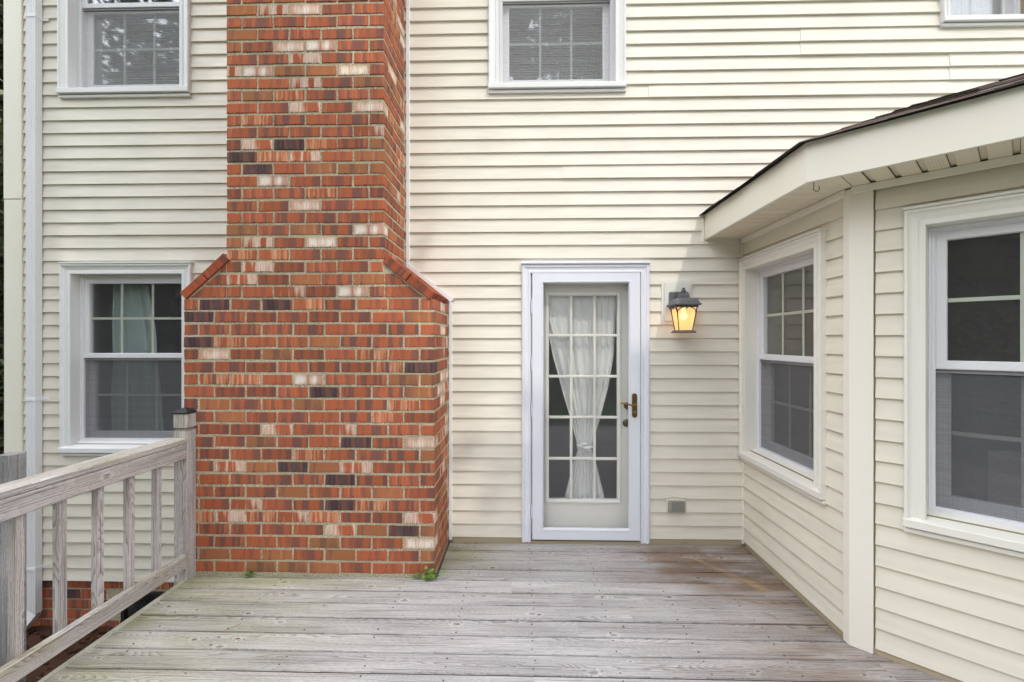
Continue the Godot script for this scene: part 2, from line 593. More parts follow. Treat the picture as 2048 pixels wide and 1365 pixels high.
func panel_with_holes(st: SurfaceTool, r: Rect2, holes: Array, z0: float, z1: float) -> void:
	var xs := [r.position.x, r.end.x]
	var ys := [r.position.y, r.end.y]
	for h in holes:
		xs.append_array([clampf(h.position.x, r.position.x, r.end.x), clampf(h.end.x, r.position.x, r.end.x)])
		ys.append_array([clampf(h.position.y, r.position.y, r.end.y), clampf(h.end.y, r.position.y, r.end.y)])
	xs.sort()
	ys.sort()
	var solid := func(x: float, y: float) -> bool:
		if x < r.position.x or x > r.end.x or y < r.position.y or y > r.end.y:
			return false
		for h in holes:
			if h.has_point(Vector2(x, y)):
				return false
		return true
	for i in xs.size() - 1:
		for j in ys.size() - 1:
			var a := Vector2(xs[i], ys[j])
			var b := Vector2(xs[i + 1], ys[j + 1])
			if b.x - a.x < 1e-4 or b.y - a.y < 1e-4 or not solid.call((a.x + b.x) / 2, (a.y + b.y) / 2):
				continue
			for z in [[z0, -1.0], [z1, 1.0]]:
				quad(st, Vector3(a.x, a.y, z[0]), Vector3(b.x, a.y, z[0]), Vector3(b.x, b.y, z[0]), Vector3(a.x, b.y, z[0]), Vector3(0, 0, z[1]))
			var e := 1e-3
			if not solid.call(a.x - e, (a.y + b.y) / 2):
				quad(st, Vector3(a.x, a.y, z0), Vector3(a.x, b.y, z0), Vector3(a.x, b.y, z1), Vector3(a.x, a.y, z1), Vector3(-1, 0, 0))
			if not solid.call(b.x + e, (a.y + b.y) / 2):
				quad(st, Vector3(b.x, a.y, z0), Vector3(b.x, b.y, z0), Vector3(b.x, b.y, z1), Vector3(b.x, a.y, z1), Vector3(1, 0, 0))
			if not solid.call((a.x + b.x) / 2, a.y - e):
				quad(st, Vector3(a.x, a.y, z0), Vector3(b.x, a.y, z0), Vector3(b.x, a.y, z1), Vector3(a.x, a.y, z1), Vector3(0, -1, 0))
			if not solid.call((a.x + b.x) / 2, b.y + e):
				quad(st, Vector3(a.x, b.y, z0), Vector3(b.x, b.y, z0), Vector3(b.x, b.y, z1), Vector3(a.x, b.y, z1), Vector3(0, 1, 0))

func shifted(t: Transform3D, x: float, y: float, z := 0.0) -> Transform3D:
	return t * Transform3D(Basis(), Vector3(x, y, z))

func build_window(parent: Node3D, t: Transform3D, w: float, h: float, cols := 3, trim: Material = M.white_trim, upstairs := false, tw := 0.078) -> void:
	# a white double-hung window: t has its origin at the lower left corner of the casing, z outwards
	var sill := 0.094
	var st := mb()
	var casing := [[0.0, 0.0], [0.0, 0.040], [0.004, 0.044], [0.014, 0.044], [0.018, 0.036], [0.026, 0.030], [tw * 0.62, 0.024], [tw * 0.7, 0.031], [tw - 0.003, 0.033], [tw, 0.030], [tw, -0.085]]
	ring_frame(st, Rect2(0, 0.03, w, h - 0.03), casing, Transform3D(), true)
	var win := part("window", st, trim, parent, t)
	# drip cap over the head
	st = mb()
	box(st, Vector3(-0.004, h + 0.001, 0.0), Vector3(w + 0.004, h + 0.013, 0.05), 0.002)
	part("drip_cap", st, trim, win, t)
	st = mb()
	prism(st, PackedVector2Array([Vector2(0.0, 0.028), Vector2(-0.046, 0.028), Vector2(-0.050, 0.032), Vector2(-0.050, 0.064), Vector2(-0.046, 0.068), Vector2(0.044, sill + 0.006), Vector2(0.084, sill + 0.014), Vector2(0.084, 0.028)]), Transform3D(Basis(Vector3(0, 0, -1), Vector3(0, 1, 0), Vector3(1, 0, 0)), Vector3.ZERO), -0.001, w + 0.001)
	box(st, Vector3(-0.002, 0.0, 0.0), Vector3(w + 0.002, 0.021, 0.030), 0.002)
	part("sill", st, trim, win, t)
	var ox0 := tw + 0.001
	var ox1 := w - tw - 0.001
	var oy0 := sill + 0.004
	var oy1 := h - tw - 0.001
	st = mb()
	ring_frame(st, Rect2(ox0, oy0, ox1 - ox0, oy1 - oy0), [[0.0, -0.050], [0.010, -0.050], [0.012, -0.058], [0.024, -0.058], [0.024, -0.12]])
	part("frame", st, M.vinyl_frame, win, t)
	var ym := oy0 + (oy1 - oy0) * 0.508
	var gx0 := ox0 + 0.024
	var gx1 := ox1 - 0.024
	var sash := [[0.0, -0.100], [0.0, -0.064], [0.004, -0.062], [0.036, -0.062], [0.040, -0.068], [0.040, -0.100]]
	# upper sash stands outside the lower one
	st = mb()
	ring_frame(st, Rect2(gx0, ym - 0.008, gx1 - gx0, oy1 - 0.024 - ym + 0.008), sash)
	part("sash", st, M.vinyl_frame, win, t)
	st = mb()
	ring_frame(st, Rect2(gx0, oy0 + 0.022, gx1 - gx0, ym + 0.03 - oy0 - 0.022), [[0.0, -0.145], [0.0, -0.108], [0.045, -0.106], [0.050, -0.112], [0.050, -0.145]])
	part("sash", st, M.vinyl_frame, win, t)
	for e in [[ym + 0.030, oy1 - 0.062, 0.039, -0.078], [oy0 + 0.070, ym - 0.015, 0.049, -0.122]]:
		var a := Vector2(gx0 + e[2], e[0])
		var b := Vector2(gx1 - e[2], e[1])
		for dz in [0.0, -0.014]:
			st = mb()
			var z: float = e[3] + dz
			if upstairs:
				box(st, Vector3(a.x, a.y, z - 0.002), Vector3(b.x, b.y, z + 0.002))
			else:
				quad(st, Vector3(a.x, a.y, z), Vector3(b.x, a.y, z), Vector3(b.x, b.y, z), Vector3(a.x, b.y, z), Vector3(0, 0, 1))
			part("pane", st, M.coated_pane if upstairs else M.pane, win, t)
		for k in range(1, cols):
			st = mb()
			var x := lerpf(a.x, b.x, float(k) / cols)
			box(st, Vector3(x - 0.0095, a.y, e[3] - 0.0105), Vector3(x + 0.0095, b.y, e[3] - 0.0045), 0.001)
			part("muntin", st, M.pale_grille if upstairs else M.grille, win, t)
		st = mb()
		var y := (a.y + b.y) / 2
		box(st, Vector3(a.x, y - 0.0095, e[3] - 0.0100), Vector3(b.x, y + 0.0095, e[3] - 0.0050), 0.001)
		part("muntin", st, M.pale_grille if upstairs else M.grille, win, t)
	if true:
		st = mb()
		ring_frame(st, Rect2(gx0 - 0.016, oy0 + 0.014, gx1 - gx0 + 0.032, ym - 0.018 - oy0 - 0.014), [[0.0, -0.085], [0.0, -0.066], [0.008, -0.066], [0.008, -0.085]])
		part("screen_frame", st, M.screen_frame, win, t)
		st = mb()
		var sa := Vector2(gx0 - 0.008, oy0 + 0.022)
		var sb2 := Vector2(gx1 + 0.008, ym - 0.026)
		var us := (sb2 - sa) / 0.55
		quad(st, Vector3(sa.x, sa.y, -0.074), Vector3(sb2.x, sa.y, -0.074), Vector3(sb2.x, sb2.y, -0.074), Vector3(sa.x, sb2.y, -0.074), Vector3(0, 0, 1), [Vector2(0, us.y), Vector2(us.x, us.y), Vector2(us.x, 0), Vector2.ZERO])
		part("insect_screen", st, M.sunlit_mesh if upstairs else M.insect_mesh, win, t)

# ---------------------------------------------------------------- bricks
var brick_cache := {}

func brick_uv(variant: int) -> Rect2:
	var tx := variant % TILES
	var ty := variant / TILES
	return Rect2((tx + 0.012) / TILES, (ty + 0.03) / TILES, 0.976 / TILES, 0.94 / TILES)

func brick_shape(st: SurfaceTool, s: Vector3, variant: int, sd: int, t := Transform3D()) -> void:
	# a brick with softened, slightly uneven arrises: origin at the middle of its front face, running back to -s.z
	var r := RandomNumberGenerator.new()
	r.seed = sd * 7919 + 13
	var uv := brick_uv(variant)
	var c := 0.0024
	var tone := r.randf_range(0.90, 1.06)
	st.set_color(Color(tone, tone * r.randf_range(0.97, 1.02), tone * r.randf_range(0.95, 1.03)))
	var h := s / 2.0
	var front := []
	var rim := []
	for k in [[-1, -1], [1, -1], [1, 1], [-1, 1]]:
		var j := Vector3(r.randf_range(-0.0024, 0.0024), r.randf_range(-0.0022, 0.0022), 0)
		var zf := r.randf_range(-0.0012, 0.0012)
		front.append(Vector3(k[0] * (h.x - c), k[1] * (h.y - c), zf) + j)
		rim.append(Vector3(k[0] * h.x, k[1] * h.y, zf - c) + j)
	var span := minf(1.0, s.x / 0.198)
	var u0 := uv.position.x + uv.size.x * (1.0 - span) * (0.0 if sd % 2 == 0 else 1.0)
	var uw := uv.size.x * span
	var map := func(p: Vector3) -> Vector2: return Vector2(u0 + uw * clampf(p.x / s.x + 0.5, 0.0, 1.0), uv.position.y + uv.size.y * clampf(0.5 - p.y / s.y, 0.0, 1.0))
	var nz := t.basis.z.normalized()
	quad(st, t * front[0], t * front[1], t * front[2], t * front[3], nz, [map.call(front[0]), map.call(front[1]), map.call(front[2]), map.call(front[3])])
	var dirs := [Vector3(0, -1, 0), Vector3(1, 0, 0), Vector3(0, 1, 0), Vector3(-1, 0, 0)]
	for k in 4:
		var a := k
		var b := (k + 1) % 4
		quad(st, t * front[a], t * rim[a], t * rim[b], t * front[b], (t.basis * (dirs[k] + Vector3(0, 0, 1))).normalized(), [map.call(front[a]), map.call(rim[a]), map.call(rim[b]), map.call(front[b])])
		var ba := Vector3(rim[a].x, rim[a].y, -s.z)
		var bb := Vector3(rim[b].x, rim[b].y, -s.z)
		var du := uv.size.x * minf(1.0, s.z / 0.198)
		var v0 := uv.position.y
		var ve := uv.end.y
		var us := [Vector2(uv.position.x, ve), Vector2(uv.position.x + du, ve), Vector2(uv.position.x + du, v0), Vector2(uv.position.x, v0)]
		quad(st, t * rim[a], t * ba, t * bb, t * rim[b], t.basis * dirs[k], us)

func brick_mesh(s: Vector3, variant: int, sd: int) -> Mesh:
	var key := "%.3f %.3f %.3f %d %d" % [s.x, s.y, s.z, variant, sd % 4]
	if not brick_cache.has(key):
		var st := mb()
		brick_shape(st, s, variant, sd % 4 + variant * 4)
		brick_cache[key] = st.commit()
	return brick_cache[key]

func variant_of(code: String, r: RandomNumberGenerator) -> int:
	match code:
		"o": return 6 + r.randi() % 6
		"t": return 12 + r.randi() % 6
		"w": return 18 + r.randi() % 6
		"d": return 24 + r.randi() % 6
		"W": return 30 + r.randi() % 3
		"D": return 33 + r.randi() % 3
	return r.randi() % 6

const ZF := 0.578      # front of the chimney
const LX0 := -2.243    # lower stack
const LX1 := -0.584
const UX0 := -1.957    # upper stack
const UX1 := -0.916

func course_y(k: int) -> float:
	return 0.004 + 0.082 * k if k <= 25 else 2.054 + 0.0802 * (k - 25)

func cap_bricks(ch: Node3D, a: Vector2, b: Vector2, rights: bool) -> void:
	# two sloping rowlock bricks along the shoulder, five deep
	var d := (b - a).normalized()
	var n := Vector2(-d.y, d.x)
	if n.y < 0:
		n = -n
	var total := (b - a).length()
	var r := RandomNumberGenerator.new()
	r.seed = 5 if rights else 6
	for i in 2:
		var c := a + d * total * (0.25 + 0.5 * i)
		var zf := ZF + 0.014
		for k in 6:
			var dz := 0.098
			var z1 := zf - k * 0.1
			if z1 < 0.1:
				dz = z1 - 0.024
			var ctr := c - n * 0.029
			var xa := Vector3(d.x, d.y, 0) * (1.0 if d.x > 0 else -1.0)
			var ya := Vector3(n.x, n.y, 0)
			var t := Transform3D(Basis(xa, ya, xa.cross(ya)), Vector3(ctr.x, ctr.y, z1))
			part("cap_brick", brick_mesh(Vector3(total / 2 - 0.008 + 0.004 * (k % 2), 0.058, dz), variant_of("r" if i == 1 or k > 0 else "d", r) % 12, r.randi() % 8), M.cap_brick, ch, t)

func chimney() -> void:
	var ch := thing("brick_chimney", "red brick chimney stack with sloping shoulders and pale mortar against the cream siding", "chimney", Vector3(-1.413, 0, 0.3))
	var st := mb()
	var back := 0.022
	var rec := 0.0032
	box(st, Vector3(LX0 + rec, -0.74, back), Vector3(LX1 - rec, course_y(22), ZF - rec))
	box(st, Vector3(UX0 + rec, course_y(22) - 0.002, back + 0.001), Vector3(UX1 - rec, 5.6, ZF - rec - 0.0015))
	# mortar bed under the shoulders
	prism(st, PackedVector2Array([Vector2(UX1 - 0.03, course_y(22) - 0.003), Vector2(LX1 - 0.014, course_y(22) - 0.003), Vector2(UX1 + 0.005, 2.047), Vector2(UX1 - 0.03, 2.052)]), Transform3D(), back, ZF - rec - 0.001)
	prism(st, PackedVector2Array([Vector2(UX0 + 0.03, course_y(22) - 0.003), Vector2(LX0 + 0.014, course_y(22) - 0.003), Vector2(UX0 - 0.005, 2.047), Vector2(UX0 + 0.03, 2.052)]), Transform3D(), back, ZF - rec - 0.001)
	part("mortar", st, M.mortar, ch)
	# the faces course by course, from the lowest up; capitals: white or dark all over
	var lower := ["rrooorrr", "rorororro", "drrrorrW", "rrdrrwoDo", "twtwtrrw", "rrwrdDtrr", "rrdorror", "rrrdrDdrr", "dwoDowrr", "rrrrtrddo", "drodrDrW", "rrrwrwdrr", "rordrdtr", "rodrordtr", "rrrrDddo", "rttrWrroo", "ddrrdrtD", "rWrorrtrr", "Dtrroddr", "rrrddrrdr", "Drrrrdro", "rDdDtdrrr"]
	var upper := ["rrwrWr", "wrodo", "rwrrrw", "ttrdr", "owrWrd", "ododW", "rrddrr", "rrWdr", "rrdtdr", "rWrrr", "rDrooo", "Dtwro", "rwDtro", "rrrdw", "rtdrdr", "rrwrW", "rotdrr", "rrwdo", "wWooWr", "rrwdr", "orWWdr", "odrdr", "rdrrdr", "owWrr", "rrodrr", "rrtdr", "drwror", "rtrrd", "rrowdr", "drrtr", "rorrdr", "rrdro", "rtrorr", "rrrdr", "orrtrr", "rdrrr", "rrotrr", "rrrrd", "rtrdrr", "rrrro", "rrdrrr", "rorrr"]
	var r := RandomNumberGenerator.new()
	r.seed = 41
	var spare := mb()
	var made := 0
	var kk := -1
	for k in range(0, 22 + upper.size()):
		var y0 := course_y(k)
		var hgt := course_y(k + 1) - y0
		var bh := hgt - 0.0150
		var yc := y0 + 0.0150 + bh / 2
		var low := k < 22
		var x0 := LX0 if low else UX0
		var x1 := LX1 if low else UX1
		var mods := 8 if low else 5
		var mod := (x1 - x0 + 0.0125) / mods
		var codes: String = ""
		var half := false
		if low:
			codes = lower[k]
			half = k % 2 == 1
		else:
			codes = upper[k - 22]
			half = k % 2 == 0
		# lay the row
		var x := x0
		var i := 0
		while x < x1 - 0.02:
			var first := i == 0
			var bw := mod * (0.5 if half and first else 1.0) - 0.0125
			if x + bw > x1 - 0.02:
				bw = x1 - x
			if x + mod * 0.75 > x1 - 0.0125 and half and not first:
				bw = x1 - x
			var last := x + bw > x1 - 0.03
			var code := codes[i] if i < codes.length() else "rro"[r.randi() % 3]
			var v := variant_of(code, r)
			var deep := 0.098
			if (first or last) and half:
				deep = 0.204
			var sd := r.randi() % 8
			var pos := Vector3(x + bw / 2 + r.randf_range(-0.001, 0.001), yc + r.randf_range(-0.0018, 0.0018), ZF + r.randf_range(-0.0008, 0.0022))
			if y0 < 3.80 and made < 288:
				part("brick", brick_mesh(Vector3(bw, bh, deep), v, sd), M.brick, ch, Transform3D(Basis(), pos))
				made += 1
			else:
				brick_shape(spare, Vector3(bw, bh, deep), v, sd, Transform3D(Basis(), pos))
			x += bw + 0.0125
			i += 1
		# the two return walls
		for side in [1.0, -1.0]:
			var z := ZF - (0.204 if half else 0.098) - 0.011
			while z > back + 0.03:
				var bw := minf(mod - 0.0125, z - back)
				var xx: float = x1 if side > 0 else x0
				var basis := Basis(Vector3(0, 0, -side), Vector3(0, 1, 0), Vector3(side, 0, 0))
				brick_shape(spare, Vector3(bw, bh, 0.09), variant_of("rrotdwrdW"[r.randi() % 9], r), r.randi() % 8, Transform3D(basis, Vector3(xx + r.randf_range(-0.001, 0.001), yc, z - bw / 2)))
				z -= bw + 0.0125
		# cut bricks of the shoulders
		if k >= 22 and k < 25:
			var lim: Array = [[-0.662, -2.193], [-0.764, -2.099], [-0.868, -2.005]][k - 22]
			var spots := [[UX1 + 0.008, lim[0], 1.0], [UX0 - 0.008, lim[1], -1.0]]
			for s in spots:
				if k == 24 and s[2] > 0.0:
					continue
				var a: float = s[0]
				var b: float = s[1]
				if absf(b - a) < 0.025:
					continue
				var ya := yc - bh / 2
				var yb := yc + bh / 2
				var cut: float = 0.085 * s[2]
				var poly := PackedVector2Array([Vector2(a, ya), Vector2(b, ya), Vector2(maxf(b - cut, a) if s[2] > 0 else minf(b - cut, a), yb), Vector2(a, yb)])
				if absf(poly[2].x - poly[3].x) < 0.004:
					poly.remove_at(3)
				st = mb()
				st.set_color(Color(0.95, 0.92, 0.9))
				prism(st, poly, Transform3D(), ZF - 0.1, ZF + 0.0005)
				# brick colours for the cut piece
				var mdt := MeshDataTool.new()
				mdt.create_from_surface(st.commit(), 0)
				var uv := brick_uv(2 + k % 4)
				for q in mdt.get_vertex_count():
					var p := mdt.get_vertex(q)
					mdt.set_vertex_uv(q, uv.position + uv.size * Vector2(clampf(absf(p.x - a) / 0.2, 0, 1), clampf((yb - p.y) / bh, 0, 1)))
				var am := ArrayMesh.new()
				mdt.commit_to_surface(am)
				part("cut_brick", am, M.brick, ch)
	stuff(part("bricks", spare, M.brick, ch))
	cap_bricks(ch, Vector2(-0.890, 2.094), Vector2(-0.578, 1.846), true)
	cap_bricks(ch, Vector2(-1.968, 2.112), Vector2(-2.268, 1.850), false)

# ---------------------------------------------------------------- wood
func wood_uv(strip: int, u: float, v: float) -> Vector2:
	return Vector2(u / 4.0, (strip % WS + clampf(v, 0.02, 0.98)) / WS)

func wood_box(st: SurfaceTool, lo: Vector3, hi: Vector3, axis: int, strip: int, tint: Callable, ch := 0.004, off := 0.0, subdiv := 0.12) -> void:
	# a length of timber along axis, its long edges eased, grain along it and tint(point) as its stain
	var b := (axis + 1) % 3
	var d := (axis + 2) % 3
	var ring := [Vector2(lo[b] + ch, lo[d]), Vector2(hi[b] - ch, lo[d]), Vector2(hi[b], lo[d] + ch), Vector2(hi[b], hi[d] - ch), Vector2(hi[b] - ch, hi[d]), Vector2(lo[b] + ch, hi[d]), Vector2(lo[b], hi[d] - ch), Vector2(lo[b], lo[d] + ch)]
	var n := maxi(1, int((hi[axis] - lo[axis]) / subdiv))
	var at := func(p: Vector2, l: float) -> Vector3:
		var v := Vector3.ZERO
		v[axis] = l
		v[b] = p.x
		v[d] = p.y
		return v
	for i in 8:
		var p: Vector2 = ring[i]
		var q: Vector2 = ring[(i + 1) % 8]
		var e := (q - p).normalized()
		var nn: Vector3 = at.call(Vector2(e.y, -e.x), 0.0)
		var w := (q - p).length()
		var sv := i / 2 * 3 + strip
		var v0 := 0.06 if i % 2 == 0 else 0.03
		var v1 := minf(v0 + w / 0.14, 0.97) if i % 2 == 0 else 0.06
		for k in n:
			var l0 := lerpf(lo[axis], hi[axis], float(k) / n)
			var l1 := lerpf(lo[axis], hi[axis], float(k + 1) / n)
			var ps := [at.call(p, l0), at.call(q, l0), at.call(q, l1), at.call(p, l1)]
			var us := [wood_uv(sv, l0 + off, v0), wood_uv(sv, l0 + off, v1), wood_uv(sv, l1 + off, v1), wood_uv(sv, l1 + off, v0)]
			for t in [[0, 1, 2], [0, 2, 3]]:
				var o: Array = t
				if (ps[t[1]] - ps[t[0]]).cross(ps[t[2]] - ps[t[0]]).dot(nn) > 0.0:
					o = [t[0], t[2], t[1]]
				for j in o:
					st.set_color(tint.call(ps[j]))
					st.set_normal(nn)
					st.set_uv(us[j])
					st.add_vertex(ps[j])
	for e in [[lo[axis], -1.0], [hi[axis], 1.0]]:
		var nn: Vector3 = Vector3.ZERO
		nn[axis] = e[1]
		for i in range(1, 7):
			st.set_color(tint.call(at.call(ring[0], e[0])) * Color(0.8, 0.78, 0.75))
			var f := func(p: Vector2) -> Vector2: return wood_uv(strip + 4, (p.x - lo[b]) * 0.3, 0.1 + (p.y - lo[d]) / 0.3)
			tri(st, at.call(ring[0], e[0]), at.call(ring[i], e[0]), at.call(ring[i + 1], e[0]), nn, f.call(ring[0]), f.call(ring[i]), f.call(ring[i + 1]))

var stain := FastNoiseLite.new()

func deck_tint(p: Vector3) -> Color:
	# algae by the chimney and along the railing, worn brown boards towards the bay, one tan drip line
	var c := Vector3(0.93, 0.915, 0.925)
	var n := stain.get_noise_2d(p.x * 90.0, p.z * 260.0)
	var n2 := stain.get_noise_2d(p.x * 25.0 + 400.0, p.z * 60.0)
	var green := 0.0
	green += 0.9 * exp(-pow(maxf(0.0, p.x + 0.52) / 0.34, 2.0)) * clampf((0.66 - p.z) * 4.0, 0.0, 1.0) * (1.0 if p.x > -0.62 else 0.0)
	green += 1.0 * exp(-pow((p.x + 2.16) / 1.0, 2.0)) * clampf(1.0 - maxf(0.0, p.z - 1.2) / 1.5, 0.25, 1.0)
	green += 0.35 * exp(-pow((p.z - 0.62) / 0.10, 2.0)) * (1.0 if p.x < -0.6 else 0.0)
	green = clampf(green * (0.75 + 0.5 * n + 0.45 * n2), 0.0, 1.0)
	c = c.lerp(Vector3(0.68, 0.69, 0.47), green * 1.0)
	var brown := 0.0
	brown += 1.25 * exp(-(pow((p.x - 1.12) / 0.42, 2.0) + pow((p.z - 0.36) / 0.32, 2.0)))
	brown += 0.6 * exp(-pow((p.x - 1.62) / 0.38, 2.0)) * clampf(1.9 - p.z, 0.0, 1.0)
	brown += 0.4 * exp(-(pow((p.x - 1.35) / 0.5, 2.0) + pow((p.z - 1.45) / 0.45, 2.0)))
	brown = clampf(brown * (0.85 + 0.9 * n + 0.6 * n2), 0.0, 1.0)
	c = c.lerp(Vector3(0.47, 0.34, 0.25), brown * 0.92)
	var a := Vector2(1.20, 0.26)
	var b := Vector2(1.475, 0.66)
	var q := Vector2(p.x, p.z)
	var k := clampf((q - a).dot(b - a) / (b - a).length_squared(), 0.0, 1.0)
	var dd := q.distance_to(a.lerp(b, k))
	c = c.lerp(Vector3(1.0, 0.72, 0.38), 0.8 * clampf(1.0 - dd / (0.018 + 0.028 * k), 0.0, 1.0) * (0.7 + 0.5 * n))
	return Color(c.x, c.y, c.z)

func rail_tint(p: Vector3) -> Color:
	var n := stain.get_noise_2d(p.z * 120.0 + p.x * 333.0, p.y * 300.0)
	var g := clampf((0.35 + 0.7 * n) * (1.0 if p.y > 0.90 or (p.y > 0.16 and p.y < 0.2) else 0.12), 0.0, 0.7)
	var c := Vector3(0.95, 0.905, 0.91).lerp(Vector3(0.70, 0.70, 0.45), g)
	c = c.lerp(Vector3(0.60, 0.46, 0.40), clampf(n * 0.5 - 0.02, 0.0, 0.35))
	return Color(c.x, c.y, c.z)

func deck() -> void:
	var dk := thing("wooden_deck", "weathered grey plank deck before the glass door, greenish by the chimney", "deck", Vector3(-0.2, -0.74, 1.8))
	var pitch := 0.1447
	var z := 0.030
	var k := 0
	var nails := mb()
	while z < 4.9:
		var za := z + 0.0027
		var zb := z + pitch - 0.0027
		# the right end follows the bay
		var edge := func(q: float) -> float:
			if q < 1.18:
				return 1.642
			return minf(1.642 + (q - 1.18) * 1.0, 2.52)
		var strip := (k * 7 + 3) % WS
		var off := rng.randf_range(0.0, 2.0)
		var y1 := rng.randf_range(-0.0022, 0.0008)
		var tone := rng.randf_range(0.88, 1.06)
		var pieces := [[-0.568 if zb < 0.57 or k == 3 else -2.160, za, zb, 99.0]]
		if k == 3:
			# notched round the chimney: a narrow strip runs on in front of it
			pieces.append([-2.160, 0.584, zb, -0.5685])
		var xl: float = pieces[0][0]
		for pc in pieces:
			var st := mb()
			var right := func(q: float) -> float: return minf(edge.call(q), pc[3])
			var pa: float = pc[1]
			var pb: float = pc[2]
			var nx := int((right.call(pb) - pc[0]) / (0.022 if z < 1.9 else 0.06))
			var rows := [pa, pa + 0.005]
			var nr := 6 if z < 1.9 else 3
			if pb - pa < 0.05:
				nr = 1
			for q in range(1, nr):
				rows.append(lerpf(pa, pb, float(q) / nr))
			rows.append_array([pb - 0.005, pb])
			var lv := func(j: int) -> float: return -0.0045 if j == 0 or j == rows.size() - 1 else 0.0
			for i in nx:
				for j in rows.size() - 1:
					var ps := []
					var us := []
					for e in [[0, 0], [1, 0], [1, 1], [0, 1]]:
						var zz: float = rows[j + e[1]]
						var xx := lerpf(pc[0], right.call(zz), float(i + e[0]) / nx)
						ps.append(Vector3(xx, y1 + lv.call(j + e[1]) + 0.0012 * wob.get_noise_2d(xx * 40.0, k * 91.0), zz))
						us.append(wood_uv(strip, xx + 2.2 + off, (zz - za) / (zb - za)))
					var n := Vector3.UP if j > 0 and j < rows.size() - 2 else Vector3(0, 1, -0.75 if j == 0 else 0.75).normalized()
					for t in [[0, 2, 1], [0, 3, 2]]:
						var o: Array = t
						if (ps[t[1]] - ps[t[0]]).cross(ps[t[2]] - ps[t[0]]).dot(n) > 0.0:
							o = [t[0], t[2], t[1]]
						for q in o:
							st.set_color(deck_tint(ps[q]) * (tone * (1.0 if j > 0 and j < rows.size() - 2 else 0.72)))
							st.set_normal(n)
							st.set_uv(us[q])
							st.add_vertex(ps[q])
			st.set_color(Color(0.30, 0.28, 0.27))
			for e in [[pa, -1.0], [pb, 1.0]]:
				quad(st, Vector3(pc[0], y1 - 0.0045, e[0]), Vector3(right.call(e[0]), y1 - 0.0045, e[0]), Vector3(right.call(e[0]), -0.036, e[0]), Vector3(pc[0], -0.036, e[0]), Vector3(0, 0, e[1]), [wood_uv(strip, 0, 0.3), wood_uv(strip, 3.5, 0.3), wood_uv(strip, 3.5, 0.5), wood_uv(strip, 0, 0.5)])
			for e in [[pc[0], pc[0], -1.0], [right.call(pa), right.call(pb), 1.0]]:
				quad(st, Vector3(e[0], y1 - 0.0045, pa), Vector3(e[1], y1 - 0.0045, pb), Vector3(e[1], -0.036, pb), Vector3(e[0], -0.036, pa), Vector3(e[2], 0, 0))
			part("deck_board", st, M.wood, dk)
		# two screws at every joist
		var jx := -1.98
		while jx < 2.5:
			if jx > xl + 0.04 and jx < edge.call(za) - 0.03:
				for q in [0.22, 0.76]:
					if rng.randf() < 0.86:
						var c := Vector3(jx + rng.randf_range(-0.015, 0.015), y1 + 0.0016, lerpf(za, zb, q) + rng.randf_range(-0.012, 0.012))
						var rr := rng.randf_range(0.0036, 0.0052)
						lathe(nails, [[rr, -0.006], [rr, 0.0], [0.0, 0.0004]], 7, c)
			jx += 0.405
		z += pitch
		k += 1
	stuff(part("screw_heads", nails, M.nail, dk))
	# edge boards and joists under the boards
	var st := mb()
	wood_box(st, Vector3(-2.200, -0.26, 0.586), Vector3(-2.163, -0.001, 4.9), 2, 2, func(p: Vector3) -> Color: return deck_tint(Vector3(-2.1, 0, p.z)), 0.003)
	part("rim_board", st, M.wood, dk)
	var jx := -1.98
	while jx < 1.6:
		st = mb()
		wood_box(st, Vector3(jx - 0.019, -0.225, 0.60 if jx < -0.55 else 0.04), Vector3(jx + 0.019, -0.0375, 4.88 if jx < 1.5 else 1.1), 2, 5, func(_p: Vector3) -> Color: return Color(0.5, 0.45, 0.4), 0.002, 0.0, 1.0)
		part("joist", st, M.wood, dk)
		jx += 0.405

